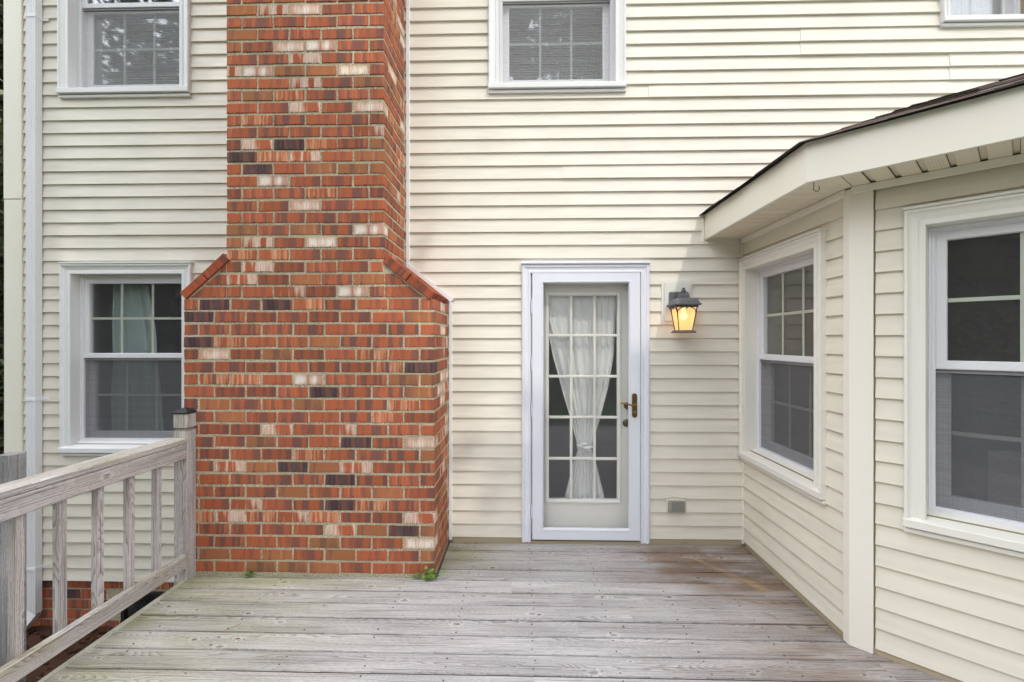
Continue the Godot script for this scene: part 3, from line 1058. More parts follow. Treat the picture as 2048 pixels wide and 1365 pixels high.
func railing() -> void:
	var rl := thing("deck_railing", "weathered grey wooden railing with square balusters along the left deck edge", "railing", Vector3(-2.21, 0, 2.6))
	var X := -2.163
	var st := mb()
	# post by the chimney, with a groove under its head
	for pz in [0.662, 2.62, 4.6]:
		st = mb()
		var z0: float = pz - 0.089
		wood_box(st, Vector3(X - 0.089, -0.74 if pz > 1.0 else -0.30, z0), Vector3(X, 0.955, pz), 1, 1, rail_tint, 0.005, 0.4, 0.07)
		var post := part("post", st, M.wood, rl)
		st = mb()
		lathe(st, [[0.0445, 0.955], [0.036, 0.968], [0.036, 0.978]], 4, Vector3(X - 0.0445, 0, pz - 0.0445), true)
		part("post_groove", st, mat("shaded_groove_wood", lin(0.22, 0.19, 0.17), 0.9, 0.2), post)  # shade inside the groove painted as a darker wood colour
		st = mb()
		wood_box(st, Vector3(X - 0.090, 0.978, z0 - 0.001), Vector3(X + 0.001, 1.068, pz + 0.001), 1, 6, rail_tint, 0.004, 1.7, 0.05)
		part("post_head", st, M.wood, post)
		st = mb()
		lathe(st, [[0.050, 1.066], [0.050, 1.076], [0.046, 1.080], [0.0, 1.106]], 4, Vector3(X - 0.0445, 0, pz - 0.0445), true)
		part("post_cap", st, M.black_plastic, post)
	for seg in [[0.664, 2.529], [2.622, 4.509]]:
		st = mb()
		wood_box(st, Vector3(X - 0.115, 0.876, seg[0]), Vector3(X + 0.001, 0.914, seg[1]), 2, 4, rail_tint, 0.007, 0.3, 0.05)
		part("cap_rail", st, M.wood, rl)
		st = mb()
		wood_box(st, Vector3(X - 0.038, 0.784, seg[0] + 0.001), Vector3(X - 0.001, 0.8745, seg[1]), 2, 8, rail_tint, 0.005, 1.3, 0.05)
		part("top_rail", st, M.wood, rl)
		st = mb()
		wood_box(st, Vector3(X - 0.038, 0.080, seg[0] - 0.001), Vector3(X, 0.168, seg[1]), 2, 3, rail_tint, 0.005, 0.9, 0.05)
		part("bottom_rail", st, M.wood, rl)
	var z := 0.863
	var k := 0
	while z < 4.5:
		if absf(z - 2.6) > 0.09:
			st = mb()
			wood_box(st, Vector3(-0.0385, 0, -0.0385), Vector3(0.0, 0.785, 0.0), 1, k * 3, rail_tint, 0.003, 0.5 * k, 0.07)
			var b := part("baluster", st, M.wood, rl, Transform3D(Basis(Vector3.UP, rng.randf_range(-0.05, 0.05)), Vector3(X - 0.0390, 0.085, z)))
			b.rotate_object_local(Vector3.FORWARD, rng.randf_range(-0.006, 0.006))
		z += 0.2
		k += 1
	var np := mb()
	wood_box(np, Vector3(-2.820, -0.74, 1.110), Vector3(-2.730, 0.925, 1.200), 1, 7, func(p: Vector3) -> Color: return Color(0.62, 0.62, 0.64) * (1.0 + 0.2 * stain.get_noise_2d(p.y * 200.0, p.x * 300.0)), 0.012, 2.0, 0.08)
	var o := part("wooden_post", np, M.wood, self)
	tag(o, "free-standing grey square post beyond the railing at the left edge, no cap", "post")

# ---------------------------------------------------------------- roof shingles
func roof_plane(parent: Node3D, corner: Vector3, along: Vector3, inward: Vector3, s0k: float, s1: float, s1k: float, depth: float, pitch: float, len_min: float) -> void:
	# shingles as thin slabs in courses; s runs along the eave from the corner, hips eat k per metre of depth at both ends
	var up := (inward + Vector3(0, pitch, 0)).normalized()
	var n := along.cross(up).normalized()
	if n.y < 0:
		n = -n
	var slope := sqrt(1.0 + pitch * pitch)
	# the boarding under them
	var st := mb()
	var dd := depth
	var q := [corner, corner + along * s1, corner + along * (s1 - s1k * dd) + inward * dd + Vector3(0, pitch * dd, 0), corner + along * (s0k * dd) + inward * dd + Vector3(0, pitch * dd, 0)]
	for e in [0.0, -0.005]:
		quad(st, q[0] + n * e, q[1] + n * e, q[2] + n * e, q[3] + n * e, n * (1.0 if e == 0.0 else -1.0))
	for i in 4:
		var a: Vector3 = q[i]
		var b: Vector3 = q[(i + 1) % 4]
		quadn(st, a, b, b - n * 0.005, a - n * 0.005, ((a + b) / 2 - (q[0] + q[2]) / 2))
	part("roof_deck", st, M.felt, parent)
	var course := 0.135
	var j := 0
	while j * course / slope < depth - 0.02:
		var d0 := j * course / slope
		var d1 := minf(d0 + course * 1.25 / slope, depth)
		var a := s0k * d0 - 0.012
		var b := s1 - s1k * d0 + 0.012
		var s := a + (0.0 if j % 2 == 0 else -0.1)
		while s < b - 0.03:
			var w := rng.randf_range(0.16, 0.34)
			var e0 := maxf(s, a)
			var e1 := minf(s + w - 0.003, b)
			s += w
			if e1 - e0 < 0.02:
				continue
			st = mb()
			var tone := rng.randf_range(0.75, 1.15)
			st.set_color(Color(0.42, 0.305, 0.26) * tone)
			var th := rng.randf_range(0.003, 0.006)
			var lift := 0.001 + rng.randf_range(0.0, 0.003) + (0.006 if rng.randf() < 0.12 else 0.0)
			var out := -0.016 - rng.randf_range(0.0, 0.012) if j == 0 else rng.randf_range(-0.008, 0.004)
			var P := func(ss: float, dpt: float, up_by: float) -> Vector3: return corner + along * ss + inward * dpt + Vector3(0, pitch * dpt, 0) + n * up_by
			var f0 := maxf(e0, s0k * d1 - 0.012)
			var f1 := minf(e1, s1 - s1k * d1 + 0.012)
			if f1 <= f0:
				continue
			var lo := [P.call(e0, d0 + out, lift), P.call(e1, d0 + out, lift), P.call(f1, d1, 0.001), P.call(f0, d1, 0.001)]
			var hi := [P.call(e0, d0 + out, lift + th), P.call(e1, d0 + out, lift + th), P.call(f1, d1, 0.004), P.call(f0, d1, 0.004)]
			quadn(st, hi[0], hi[1], hi[2], hi[3], n)
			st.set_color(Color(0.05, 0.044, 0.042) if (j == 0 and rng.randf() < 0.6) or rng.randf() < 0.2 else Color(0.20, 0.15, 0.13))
			quadn(st, lo[0], lo[1], lo[2], lo[3], -n)
			for i in 4:
				quadn(st, lo[i], lo[(i + 1) % 4], hi[(i + 1) % 4], hi[i], [-inward, along, inward, -along][i])
			part("shingle", st, M.shingle, parent)
		j += 1

# ---------------------------------------------------------------- greenery
func leaf_clump(sd: int) -> Mesh:
	var r := RandomNumberGenerator.new()
	r.seed = sd
	var st := mb()
	for i in 9:
		var c := Vector3(r.randfn(), r.randfn() * 0.7, r.randfn()) * 0.16
		var b := Basis.from_euler(Vector3(r.randf_range(-0.9, 0.9), r.randf() * TAU, r.randf_range(-0.9, 0.9)))
		var l := r.randf_range(0.10, 0.17)
		var w := l * 0.34
		var t := r.randf_range(0.6, 1.25)
		st.set_color(Color(t, t * r.randf_range(0.92, 1.06), t * r.randf_range(0.7, 1.1)))
		var p := [Vector3(0, 0, -l), Vector3(w, 0.015, -l * 0.1), Vector3(0, -0.012, l), Vector3(-w, 0.015, -l * 0.1)]
		for k in 4:
			p[k] = c + b * p[k]
		quadn(st, p[0], p[1], p[2], p[3], b.y)
	return st.commit()

func tree(called: String, label: String, at: Vector3, h: float, rad: float, low: float, sd: int, count: int, group := "") -> void:
	var r := RandomNumberGenerator.new()
	r.seed = sd
	var t := thing(called, label, "tree", at, group)
	var st := mb()
	var path := []
	var rads := []
	var lean := Vector3(r.randf_range(-0.05, 0.05), 0, r.randf_range(-0.05, 0.05))
	for i in 7:
		var y := h * 0.9 * i / 6.0
		path.append(Vector3(0, y - 0.1, 0) + lean * y + Vector3(r.randf_range(-0.08, 0.08), 0, r.randf_range(-0.08, 0.08)))
		rads.append(0.26 * h / 12.0 * (1.0 - 0.13 * i))
	tube(st, path, rads, 9)
	# lobes at the ends of limbs, so that the sky shows between them
	var lobes := []
	var n := 20
	for i in n:
		var f := (i + 0.5) / n
		var y := lerpf(low, h * 0.93, f)
		var reach := rad * (0.55 + 0.45 * sin(PI * clampf(f * 0.9 + 0.12, 0, 1))) * r.randf_range(0.55, 1.0)
		var an := i * 2.4 + r.randf_range(-0.4, 0.4)
		var end := Vector3(cos(an) * reach, y, sin(an) * reach) + lean * y
		var root_y := maxf(low * 0.55, y - reach * 0.7)
		var a := Vector3(0, root_y, 0) + lean * root_y
		tube(st, [a, a.lerp(end, 0.55) + Vector3(0, 0.12 * reach, 0), end], [0.085 * h / 12.0, 0.05 * h / 12.0, 0.015], 6, false)
		lobes.append([end, r.randf_range(0.30, 0.46) * rad])
	lobes.append([Vector3(0, h * 0.93, 0) + lean * h, rad * 0.35])
	part("trunk", st, M.bark, t, Transform3D(Basis(), at))
	var mm := MultiMesh.new()
	mm.transform_format = MultiMesh.TRANSFORM_3D
	mm.use_colors = true
	mm.mesh = leaf_clump(sd * 3 + 1)
	mm.instance_count = count
	for i in count:
		var lb: Array = lobes[r.randi() % lobes.size()]
		var dir := Vector3(r.randfn(), r.randfn() * 0.75, r.randfn()).normalized()
		var p: Vector3 = lb[0] + dir * lb[1] * pow(r.randf(), 0.45)
		var s := r.randf_range(0.8, 1.5)
		mm.set_instance_transform(i, Transform3D(Basis.from_euler(Vector3(r.randf_range(-0.5, 0.5), r.randf() * TAU, r.randf_range(-0.5, 0.5))).scaled(Vector3.ONE * s), p))
		var c := r.randf_range(0.7, 1.3)
		mm.set_instance_color(i, Color(c, c, c * 0.95))
	var o := MultiMeshInstance3D.new()
	o.name = "crown"
	o.multimesh = mm
	o.material_override = M.leaf
	t.add_child(o, true)
	stuff(o)

func weed(label: String, at: Vector3, size: float, sd: int) -> void:
	var r := RandomNumberGenerator.new()
	r.seed = sd
	var w := thing("weed", label, "weed", at, "")
	var st := mb()
	var lv := mb()
	for i in 11:
		var an := r.randf() * TAU
		var end := Vector3(cos(an) * r.randf_range(0.2, 1.0), r.randf_range(0.2, 1.0), absf(sin(an)) * 0.55) * size
		tube(st, [Vector3.ZERO, end * 0.6 + Vector3(0, size * 0.12, 0), end], [0.0012, 0.001, 0.0007], 4, false)
		for k in 4:
			var b := Basis.from_euler(Vector3(r.randf_range(-0.2, 1.1), r.randf() * TAU, r.randf_range(-0.5, 0.5)))
			var l := size * r.randf_range(0.16, 0.30)
			var t := r.randf_range(0.7, 1.3)
			lv.set_color(Color(t, t, t))
			var c := end * (1.0 - 0.16 * k) + Vector3(r.randfn(), r.randfn(), absf(r.randfn())) * size * 0.08
			# lobed leaflet
			var ring := []
			for q in 10:
				var ra := l * (0.5 + 0.16 * cos(q * TAU / 10.0 * 5.0))
				ring.append(c + b * Vector3(cos(q * TAU / 10.0) * ra, 0.1 * ra, sin(q * TAU / 10.0) * ra))
			for q in 10:
				tri(lv, c, ring[q], ring[(q + 1) % 10], b.y)
	part("stem", st, M.weed_leaf, w, Transform3D(Basis(), at))
	part("leaves", lv, M.weed_leaf, w, Transform3D(Basis(), at))

# ---------------------------------------------------------------- cloth
func curtain(called: String, label: String, m: Material, rows: Array, z: float, folds: float, amp: float, sd: int, group := "") -> Node3D:
	# rows: [y, x left, x right, fold depth factor] from the top down
	var r := RandomNumberGenerator.new()
	r.seed = sd
	var st := mb()
	var n := 72
	var ph := r.randf() * 6.0
	var pts := []
	var nv := noise(sd, 1.0)
	var steps := 40
	for j in steps + 1:
		var f := float(j) / steps * (rows.size() - 1)
		var i := mini(int(f), rows.size() - 2)
		var g := smoothstep(0.0, 1.0, f - i) * 0.5 + (f - i) * 0.5
		var row := []
		for k in n + 1:
			var u := float(k) / n
			var xl := lerpf(rows[i][1], rows[i + 1][1], g)
			var xr := lerpf(rows[i][2], rows[i + 1][2], g)
			var y := lerpf(rows[i][0], rows[i + 1][0], g)
			var fd := lerpf(rows[i][3], rows[i + 1][3], g)
			var uu := u * folds * TAU + ph + 1.6 * nv.get_noise_2d(u * 3.0, y * 0.4)
			var dz := amp * fd * (sin(uu) + 0.4 * sin(uu * 2.3 + 1.0) + 0.7 * nv.get_noise_2d(u * 7.0, y * 1.5))
			row.append(Vector3(lerpf(xl, xr, u) + amp * 0.25 * fd * cos(uu), y, z + dz))
		pts.append(row)
	var nrm := []
	for j in steps + 1:
		var row := []
		for k in n + 1:
			var dx: Vector3 = pts[j][mini(k + 1, n)] - pts[j][maxi(k - 1, 0)]
			var dy: Vector3 = pts[maxi(j - 1, 0)][k] - pts[mini(j + 1, steps)][k]
			var nn := dx.cross(dy).normalized()
			row.append(nn if nn.z > 0 else -nn)
		nrm.append(row)
	for j in steps:
		for k in n:
			for q in [[0, 0], [0, 1], [1, 1], [0, 0], [1, 1], [1, 0]]:
				st.set_normal(nrm[j + q[0]][k + q[1]])
				st.add_vertex(pts[j + q[0]][k + q[1]])
	if label == "":
		return null if called == "" else part(called, st, m, self)
	var base: Vector3 = Vector3((rows[-1][1] + rows[-1][2]) / 2.0, rows[-1][0], z)
	var t := thing(called, label, "curtain", base, group)
	part("cloth", st, m, t)
	return t

func blind(label: String, x0: float, x1: float, y0: float, y1: float, z: float) -> void:
	var b := thing("window_blind", label, "blind", Vector3((x0 + x1) / 2, y0, z), "slatted blinds behind the upper windows")
	var st := mb()
	box(st, Vector3(-(x1 - x0) / 2, -0.001, -0.0125), Vector3((x1 - x0) / 2, 0.001, 0.0125), 0.0)
	var slat := st.commit()
	var y := y0 + 0.02
	while y < y1:
		part("slat", slat, M.blind, b, Transform3D(Basis(Vector3.RIGHT, 0.95 + rng.randf_range(-0.05, 0.05)), Vector3((x0 + x1) / 2, y, z + rng.randf_range(-0.001, 0.001))))
		y += 0.021
	st = mb()
	box(st, Vector3(x0, y0 - 0.012, z - 0.012), Vector3(x1, y0 + 0.006, z + 0.012), 0.003)
	part("bottom_bar", st, M.blind, b)

# ---------------------------------------------------------------- the place
const BASE := -0.74
const R2 := 0.70710678

func _ready() -> void:
	rng.seed = 20240
	wob.seed = 3
	wob.frequency = 0.01
	stain.seed = 8
	stain.frequency = 0.02
	stain.fractal_octaves = 3
	# camera
	var cam := Camera3D.new()
	cam.name = "camera"
	cam.position = Vector3(0, 1.535, 3.68)
	cam.rotation_degrees = Vector3(0, 1.5, 0)
	cam.fov = 70.83
	cam.near = 0.05
	cam.far = 400.0
	add_child(cam)
	# sky
	var sky_mat := ProceduralSkyMaterial.new()
	sky_mat.sky_top_color = Color(0.955, 0.975, 1.0)
	sky_mat.sky_horizon_color = Color(0.78, 0.785, 0.79)
	sky_mat.sky_curve = 0.35
	sky_mat.ground_bottom_color = Color(0.30, 0.32, 0.26)
	sky_mat.ground_horizon_color = Color(0.62, 0.64, 0.6)
	sky_mat.sky_energy_multiplier = 2.0
	var sky := Sky.new()
	sky.sky_material = sky_mat
	var env := Environment.new()
	env.background_mode = Environment.BG_SKY
	env.sky = sky
	env.tonemap_mode = Environment.TONE_MAPPER_LINEAR
	env.tonemap_exposure = 0.86
	env.sdfgi_enabled = true
	env.ssao_enabled = true
	env.ssil_enabled = true
	var we := WorldEnvironment.new()
	we.name = "world_environment"
	we.environment = env
	add_child(we)
	# sun: from the front right, high
	var sun := DirectionalLight3D.new()
	sun.name = "sun"
	sun.light_energy = 0.6
	sun.light_color = Color(1.0, 0.975, 0.94)
	sun.light_angular_distance = 0.6
	sun.shadow_enabled = true
	add_child(sun)
	sun.look_at_from_position(Vector3(0.319, 1.0, 0.70) * 10.0, Vector3.ZERO)

	materials()
	ground()
	build_house()
	build_bay()
	chimney()
	deck()
	railing()
	small_things()
	greenery()

func ground() -> void:
	var st := mb()
	quad(st, Vector3(-150, BASE - 0.01, -150), Vector3(150, BASE - 0.01, -150), Vector3(150, BASE - 0.01, 150), Vector3(-150, BASE - 0.01, 150), Vector3.UP)
	struct("ground", st, M.lawn, "green lawn around the house")
	# mulch bed along the wall
	st = mb()
	var nn := noise(66, 1.0, 4)
	var x := -5.2
	while x < -1.9:
		var z := -0.3
		while z < 2.6:
			var p := []
			for e in [[0, 0], [1, 0], [1, 1], [0, 1]]:
				var q := Vector2(x + e[0] * 0.06, z + e[1] * 0.06)
				p.append(Vector3(q.x, BASE + 0.004 + 0.02 * (1.0 + nn.get_noise_2d(q.x * 9.0, q.y * 9.0)), q.y))
			quadn(st, p[0], p[1], p[2], p[3], Vector3.UP)
			z += 0.06
		x += 0.06
	stuff(struct("mulch_bed", st, M.mulch, "dark brown mulch bed beside the deck"))
	var r := RandomNumberGenerator.new()
	r.seed = 12
	var mm := MultiMesh.new()
	mm.transform_format = MultiMesh.TRANSFORM_3D
	mm.use_colors = true
	st = mb()
	box(st, Vector3(-0.022, -0.003, -0.006), Vector3(0.022, 0.003, 0.006), 0.001)
	mm.mesh = st.commit()
	mm.instance_count = 2600
	for i in 2600:
		mm.set_instance_transform(i, Transform3D(Basis.from_euler(Vector3(r.randf_range(-0.4, 0.4), r.randf() * TAU, r.randf_range(-0.4, 0.4))).scaled(Vector3.ONE * r.randf_range(0.5, 1.5)), Vector3(r.randf_range(-4.6, -1.95), BASE + 0.03 + r.randf_range(0.0, 0.014), r.randf_range(0.03, 2.4))))
		var t := r.randf_range(0.6, 2.2)
		mm.set_instance_color(i, Color(t, t * 0.95, t * 0.9))
	var chips := MultiMeshInstance3D.new()
	chips.name = "mulch_chips"
	chips.multimesh = mm
	var cm := M.mulch.duplicate() as StandardMaterial3D
	cm.vertex_color_use_as_albedo = true
	chips.material_override = cm
	add_child(chips, true)
	chips.set_meta("label", "loose bark chips on the mulch bed")
	stuff(chips)

func build_house() -> void:
	house = thing("house", "two storey house wall in cream clapboard siding with white windows and a glass storm door", "house", Vector3(0, BASE, 0))
	var W := 1.04
	var H := 1.497
	var wins := [
		Vector2(-3.618, 0.638), Vector2(-3.636, 3.433), Vector2(-0.274, 3.424),
	]
	var holes := []       # planks stop here
	var openings := []    # the wall itself is open here
	for p in wins:
		holes.append(Rect2(p + Vector2(0.02, 0.02), Vector2(W - 0.04, H - 0.04)))
		openings.append(Rect2(p + Vector2(0.076, 0.09), Vector2(W - 0.152, H - 0.166)))
	var small := Vector2(3.107, 3.876)
	holes.append(Rect2(small + Vector2(0.02, 0.02), Vector2(0.70 - 0.04, 1.16)))
	openings.append(Rect2(small + Vector2(0.056, 0.09), Vector2(0.588, 1.05)))
	var door := Rect2(-0.020, -0.02, 0.963, 2.147)
	holes.append(Rect2(0.0, -0.1, 0.925, 2.215))
	openings.append(Rect2(0.045, 0.0, 0.84, 2.075))
	holes.append(Rect2(1.662, -1.0, 5.0, 3.31))
	var seams := [[0.954, 3.38], [2.09, 3.79], [2.09, 3.68], [3.186, 3.58], [3.186, 3.48], [-3.2, 2.36], [0.30, 2.77]]
	var T := Transform3D()
	clapboards(house, T, -3.935, -1.50, -0.3435, 5.45, 0.1002, holes, M.siding, seams)
	clapboards(house, T, -1.40, 4.90, 0.034, 5.45, 0.1015, holes, M.siding, seams)
	# the wall behind the boards
	var st := mb()
	openings.append(Rect2(-5.0, -1.0, 0.80, 7.0))
	panel_with_holes(st, Rect2(-4.06, -0.30, 9.0, 5.80), openings, -0.13, 0.0)
	part("wall", st, M.sheathing, house)
	# corner boards and channels
	st = mb()
	box(st, Vector3(-4.083, -0.345, -0.10), Vector3(-3.937, 2.645, 0.026), 0.004)
	part("corner_post", st, M.cream_trim, house)
	st = mb()
	box(st, Vector3(-4.085, 2.648, -0.10), Vector3(-3.938, 5.5, 0.028), 0.004)
	part("corner_post", st, M.cream_trim, house)
	st = mb()
	box(st, Vector3(-4.08, -0.34, -6.5), Vector3(-4.06, 5.5, -0.10))
	part("side_wall", st, M.siding, house)
	st = mb()
	box(st, Vector3(UX1 + 0.006, 2.09, 0.001), Vector3(UX1 + 0.034, 5.5, 0.026), 0.003)
	part("caulked_channel", st, M.white_trim, house)
	st = mb()
	box(st, Vector3(LX1 + 0.004, 0.012, 0.001), Vector3(LX1 + 0.030, 1.835, 0.026), 0.003)
	part("caulked_channel", st, M.white_trim, house)
	st = mb()
	prism(st, PackedVector2Array([Vector2(UX1 + 0.006, 2.092), Vector2(LX1 + 0.012, 1.834), Vector2(LX1 + 0.048, 1.852), Vector2(UX1 + 0.034, 2.120)]), T, 0.001, 0.027)
	part("caulked_channel", st, M.white_trim, house)
	st = mb()
	box(st, Vector3(1.640, 0.004, 0.001), Vector3(1.658, 2.285, 0.030), 0.003)
	part("inside_corner_post", st, M.cream_trim, house)
	# tan starter strip under the lowest board
	st = mb()
	box(st, Vector3(-0.55, -0.04, 0.001), Vector3(-0.022, 0.031, 0.007))
	box(st, Vector3(0.945, -0.04, 0.001), Vector3(1.638, 0.031, 0.007))
	part("starter_strip", st, mat("tan_strip", lin(0.47, 0.39, 0.27), 0.8, 0.2), house)
	for p in wins:
		build_window(house, Transform3D(Basis(), Vector3(p.x, p.y, 0.004)), W, H, 3, M.white_trim, p.y > 2.0)
	build_window(house, Transform3D(Basis(), Vector3(small.x, small.y, 0.004)), 0.70, 1.20, 2, M.white_trim, true, 0.055)
	# roof edge above the picture
	st = mb()
	box(st, Vector3(-4.3, 5.48, -0.10), Vector3(5.0, 5.52, 0.34))
	part("eave_soffit", st, M.soffit, house)
	st = mb()
	prism(st, PackedVector2Array([Vector2(-0.36, 5.53), Vector2(6.6, 5.53), Vector2(6.6, 8.4)]), Transform3D(Basis(Vector3(0, 0, -1), Vector3(0, 1, 0), Vector3(1, 0, 0)), Vector3.ZERO), -4.3, 5.0)
	part("roof", st, M.felt, house)
	foundation()
	doors(door)
	# rooms behind the glass
	st = mb()
	for b in [[Vector3(-4.05, -0.30, -3.4), Vector3(4.9, -0.05, -0.131)], [Vector3(-4.05, 2.45, -3.4), Vector3(4.9, 2.62, -0.131)], [Vector3(-4.05, 5.30, -3.4), Vector3(4.9, 5.45, -0.131)], [Vector3(-4.05, -0.049, -3.5), Vector3(4.9, 5.299, -3.401)],
		[Vector3(-4.059, -0.049, -3.4), Vector3(-3.96, 5.299, -0.131)], [Vector3(-1.46, -0.049, -3.4), Vector3(-1.36, 5.299, -0.131)], [Vector3(1.50, -0.049, -3.4), Vector3(1.60, 5.299, -0.131)], [Vector3(4.80, -0.049, -3.4), Vector3(4.899, 5.299, -0.131)]]:
		box(st, b[0], b[1])
	struct("interior_room", st, M.interior, "dim rooms behind the windows")

func foundation() -> void:
	var st := mb()
	box(st, Vector3(-4.02, -0.86, -0.12), Vector3(-1.9, -0.302, -0.020))
	box(st, Vector3(-4.02, -0.301, -0.021), Vector3(-1.9, -0.300, -0.020))
	var f := part("foundation", st, M.mortar, house)
	var r := RandomNumberGenerator.new()
	r.seed = 4
	for k in 7:
		var y := -0.380 - k * 0.0805
		var x := -4.02 - (0.1 if k % 2 else 0.0)
		var i := 0
		while x < -1.95:
			var code: String = "rrodrtrDor"[(k * 3 + i * 7) % 10]
			var c := Vector3(x + 0.1, y, -0.012)
			if not (c.x > -3.20 and c.x < -2.70 and c.y > -0.70 and c.y < -0.42):
				part("brick", brick_mesh(Vector3(0.196, 0.069, 0.08), variant_of(code, r), r.randi() % 8), M.brick, f, Transform3D(Basis(), c))
			x += 0.207
			i += 1
	# crawl space vent: black frame with a diamond lattice
	st = mb()
	ring_frame(st, Rect2(-3.155, -0.680, 0.41, 0.245), [[0.0, -0.02], [0.0, 0.014], [0.028, 0.014], [0.032, -0.018]])
	var v := part("foundation_vent", st, M.black_plastic, house)
	st = mb()
	quad(st, Vector3(-3.13, -0.66, -0.016), Vector3(-2.77, -0.66, -0.016), Vector3(-2.77, -0.455, -0.016), Vector3(-3.13, -0.455, -0.016), Vector3(0, 0, 1))
	part("vent_backing", st, mat("vent_grey", lin(0.05, 0.052, 0.055), 0.6, 0.4), v)
	for s in [-1.0, 1.0]:
		for k in range(-4, 13):
			var x0 := -3.125 + k * 0.036
			var a := Vector2(x0, -0.657)
			var b := Vector2(x0 + s * 0.125, -0.458)
			if minf(a.x, b.x) < -3.126 or maxf(a.x, b.x) > -2.772:
				continue
			st = mb()
			tube(st, [Vector3(a.x, a.y, -0.004 + 0.002 * s), Vector3(b.x, b.y, -0.004 + 0.002 * s)], [0.0032, 0.0032], 5)
			part("lattice_bar", st, M.black_plastic, v)

func doors(_r: Rect2) -> void:
	# casing
	var st := mb()
	ring_frame(st, Rect2(-0.021, 0.006, 0.965, 2.112), [[0.0, 0.0], [0.0, 0.034], [0.010, 0.040], [0.020, 0.040], [0.026, 0.032], [0.046, 0.030], [0.052, 0.036], [0.064, 0.036], [0.066, 0.020], [0.071, 0.018], [0.071, -0.12]], Transform3D(), true)
	box(st, Vector3(-0.026, 2.119, 0.0), Vector3(0.949, 2.136, 0.052), 0.003)
	part("door_casing", st, M.door_white, house)
	st = mb()
	box(st, Vector3(0.045, -0.02, -0.12), Vector3(0.885, 0.012, 0.030), 0.003)
	box(st, Vector3(-0.03, -0.03, 0.008), Vector3(0.952, 0.0045, 0.045), 0.002)
	part("threshold", st, M.sheathing, house)
	# storm door: aluminium frame with one big pane
	st = mb()
	ring_frame(st, Rect2(0.058, 0.025, 0.816, 2.036), [[0.0, 0.004], [0.0, 0.030], [0.003, 0.033], [0.071, 0.033], [0.074, 0.036], [0.082, 0.032], [0.086, 0.018], [0.086, 0.004], [0.0, 0.004]])
	var sd := part("storm_door", st, M.door_white, house)
	st = mb()
	quad(st, Vector3(0.14, 0.107, 0.012), Vector3(0.79, 0.107, 0.012), Vector3(0.79, 1.98, 0.012), Vector3(0.14, 1.98, 0.012), Vector3(0, 0, 1))
	part("pane", st, M.pane, sd)
	for y in [0.24, 1.02, 1.36, 1.80]:
		st = mb()
		tube(st, [Vector3(0.054, y - 0.05, 0.036), Vector3(0.054, y + 0.05, 0.036)], [0.0055, 0.0055], 8)
		part("hinge", st, M.door_white, sd)
	# lever handle on a long plate
	st = mb()
	var poly := PackedVector2Array()
	for i in 24:
		var a := TAU * i / 24.0
		poly.append(Vector2(0.830 + cos(a) * 0.019, 1.048 + sin(a) * 0.019 + (0.073 if sin(a) > 0 else -0.073)))
	prism(st, poly, Transform3D(), 0.033, 0.041)
	var hp := part("handle_plate", st, M.old_brass, sd)
	st = mb()
	tube(st, [Vector3(0.830, 1.060, 0.041), Vector3(0.830, 1.061, 0.072), Vector3(0.822, 1.061, 0.082), Vector3(0.800, 1.055, 0.084), Vector3(0.775, 1.063, 0.084), Vector3(0.745, 1.070, 0.083), Vector3(0.722, 1.073, 0.080), Vector3(0.715, 1.073, 0.076)], [0.010, 0.009, 0.009, 0.007, 0.0065, 0.007, 0.0075, 0.004], 10)
	part("lever", st, M.brass, hp)
	st = mb()
	lathe(st, [[0.012, 0.0], [0.012, 0.007], [0.008, 0.010], [0.0, 0.010]], 14)
	part("lock_cylinder", st, M.brass, hp, Transform3D(Basis(Vector3.RIGHT, PI / 2), Vector3(0.830, 0.995, 0.041)))
	# glazed inner door with fifteen panes
	var z := -0.098
	st = mb()
	panel_with_holes(st, Rect2(0.046, 0.02, 0.838, 2.05), [Rect2(0.186, 0.290, 0.544, 1.606)], z - 0.044, z)
	var fd := part("inner_door", st, M.inner_door, house)
	st = mb()
	ring_frame(st, Rect2(0.160, 0.262, 0.596, 1.662), [[0.0, z], [0.002, z + 0.010], [0.010, z + 0.013], [0.022, z + 0.010], [0.031, z + 0.003], [0.031, z - 0.03]])
	part("lite_frame", st, M.inner_door, fd)
	var xs := [0.188, 0.366, 0.549, 0.728]
	var ys := [0.292, 0.611, 0.936, 1.257, 1.579, 1.894]
	for i in [1, 2]:
		st = mb()
		box(st, Vector3(xs[i] - 0.0105, ys[0], z - 0.022), Vector3(xs[i] + 0.0105, ys[5], z + 0.004), 0.004)
		part("muntin", st, M.inner_door, fd)
	for j in range(1, 5):
		st = mb()
		box(st, Vector3(xs[0], ys[j] - 0.0105, z - 0.0205), Vector3(xs[3], ys[j] + 0.0105, z + 0.0025), 0.004)
		part("muntin", st, M.inner_door, fd)
	for i in 3:
		for j in 5:
			st = mb()
			quad(st, Vector3(xs[i], ys[j], z - 0.012), Vector3(xs[i + 1], ys[j], z - 0.012), Vector3(xs[i + 1], ys[j + 1], z - 0.012), Vector3(xs[i], ys[j + 1], z - 0.012), Vector3(0, 0, 1))
			part("pane", st, M.pane, fd)
	st = mb()
	lathe(st, [[0.026, 0.0], [0.026, 0.006], [0.012, 0.010], [0.012, 0.030], [0.026, 0.042], [0.028, 0.052], [0.020, 0.062], [0.0, 0.064]], 16)
	part("knob", st, M.dark_metal, fd, Transform3D(Basis(Vector3.RIGHT, PI / 2), Vector3(0.800, 1.030, z)))
	st = mb()
	lathe(st, [[0.030, 0.0], [0.030, 0.006], [0.022, 0.014], [0.012, 0.016], [0.0, 0.016]], 18)
	part("deadbolt", st, M.old_brass, fd, Transform3D(Basis(Vector3.RIGHT, PI / 2), Vector3(0.797, 0.893, z)))
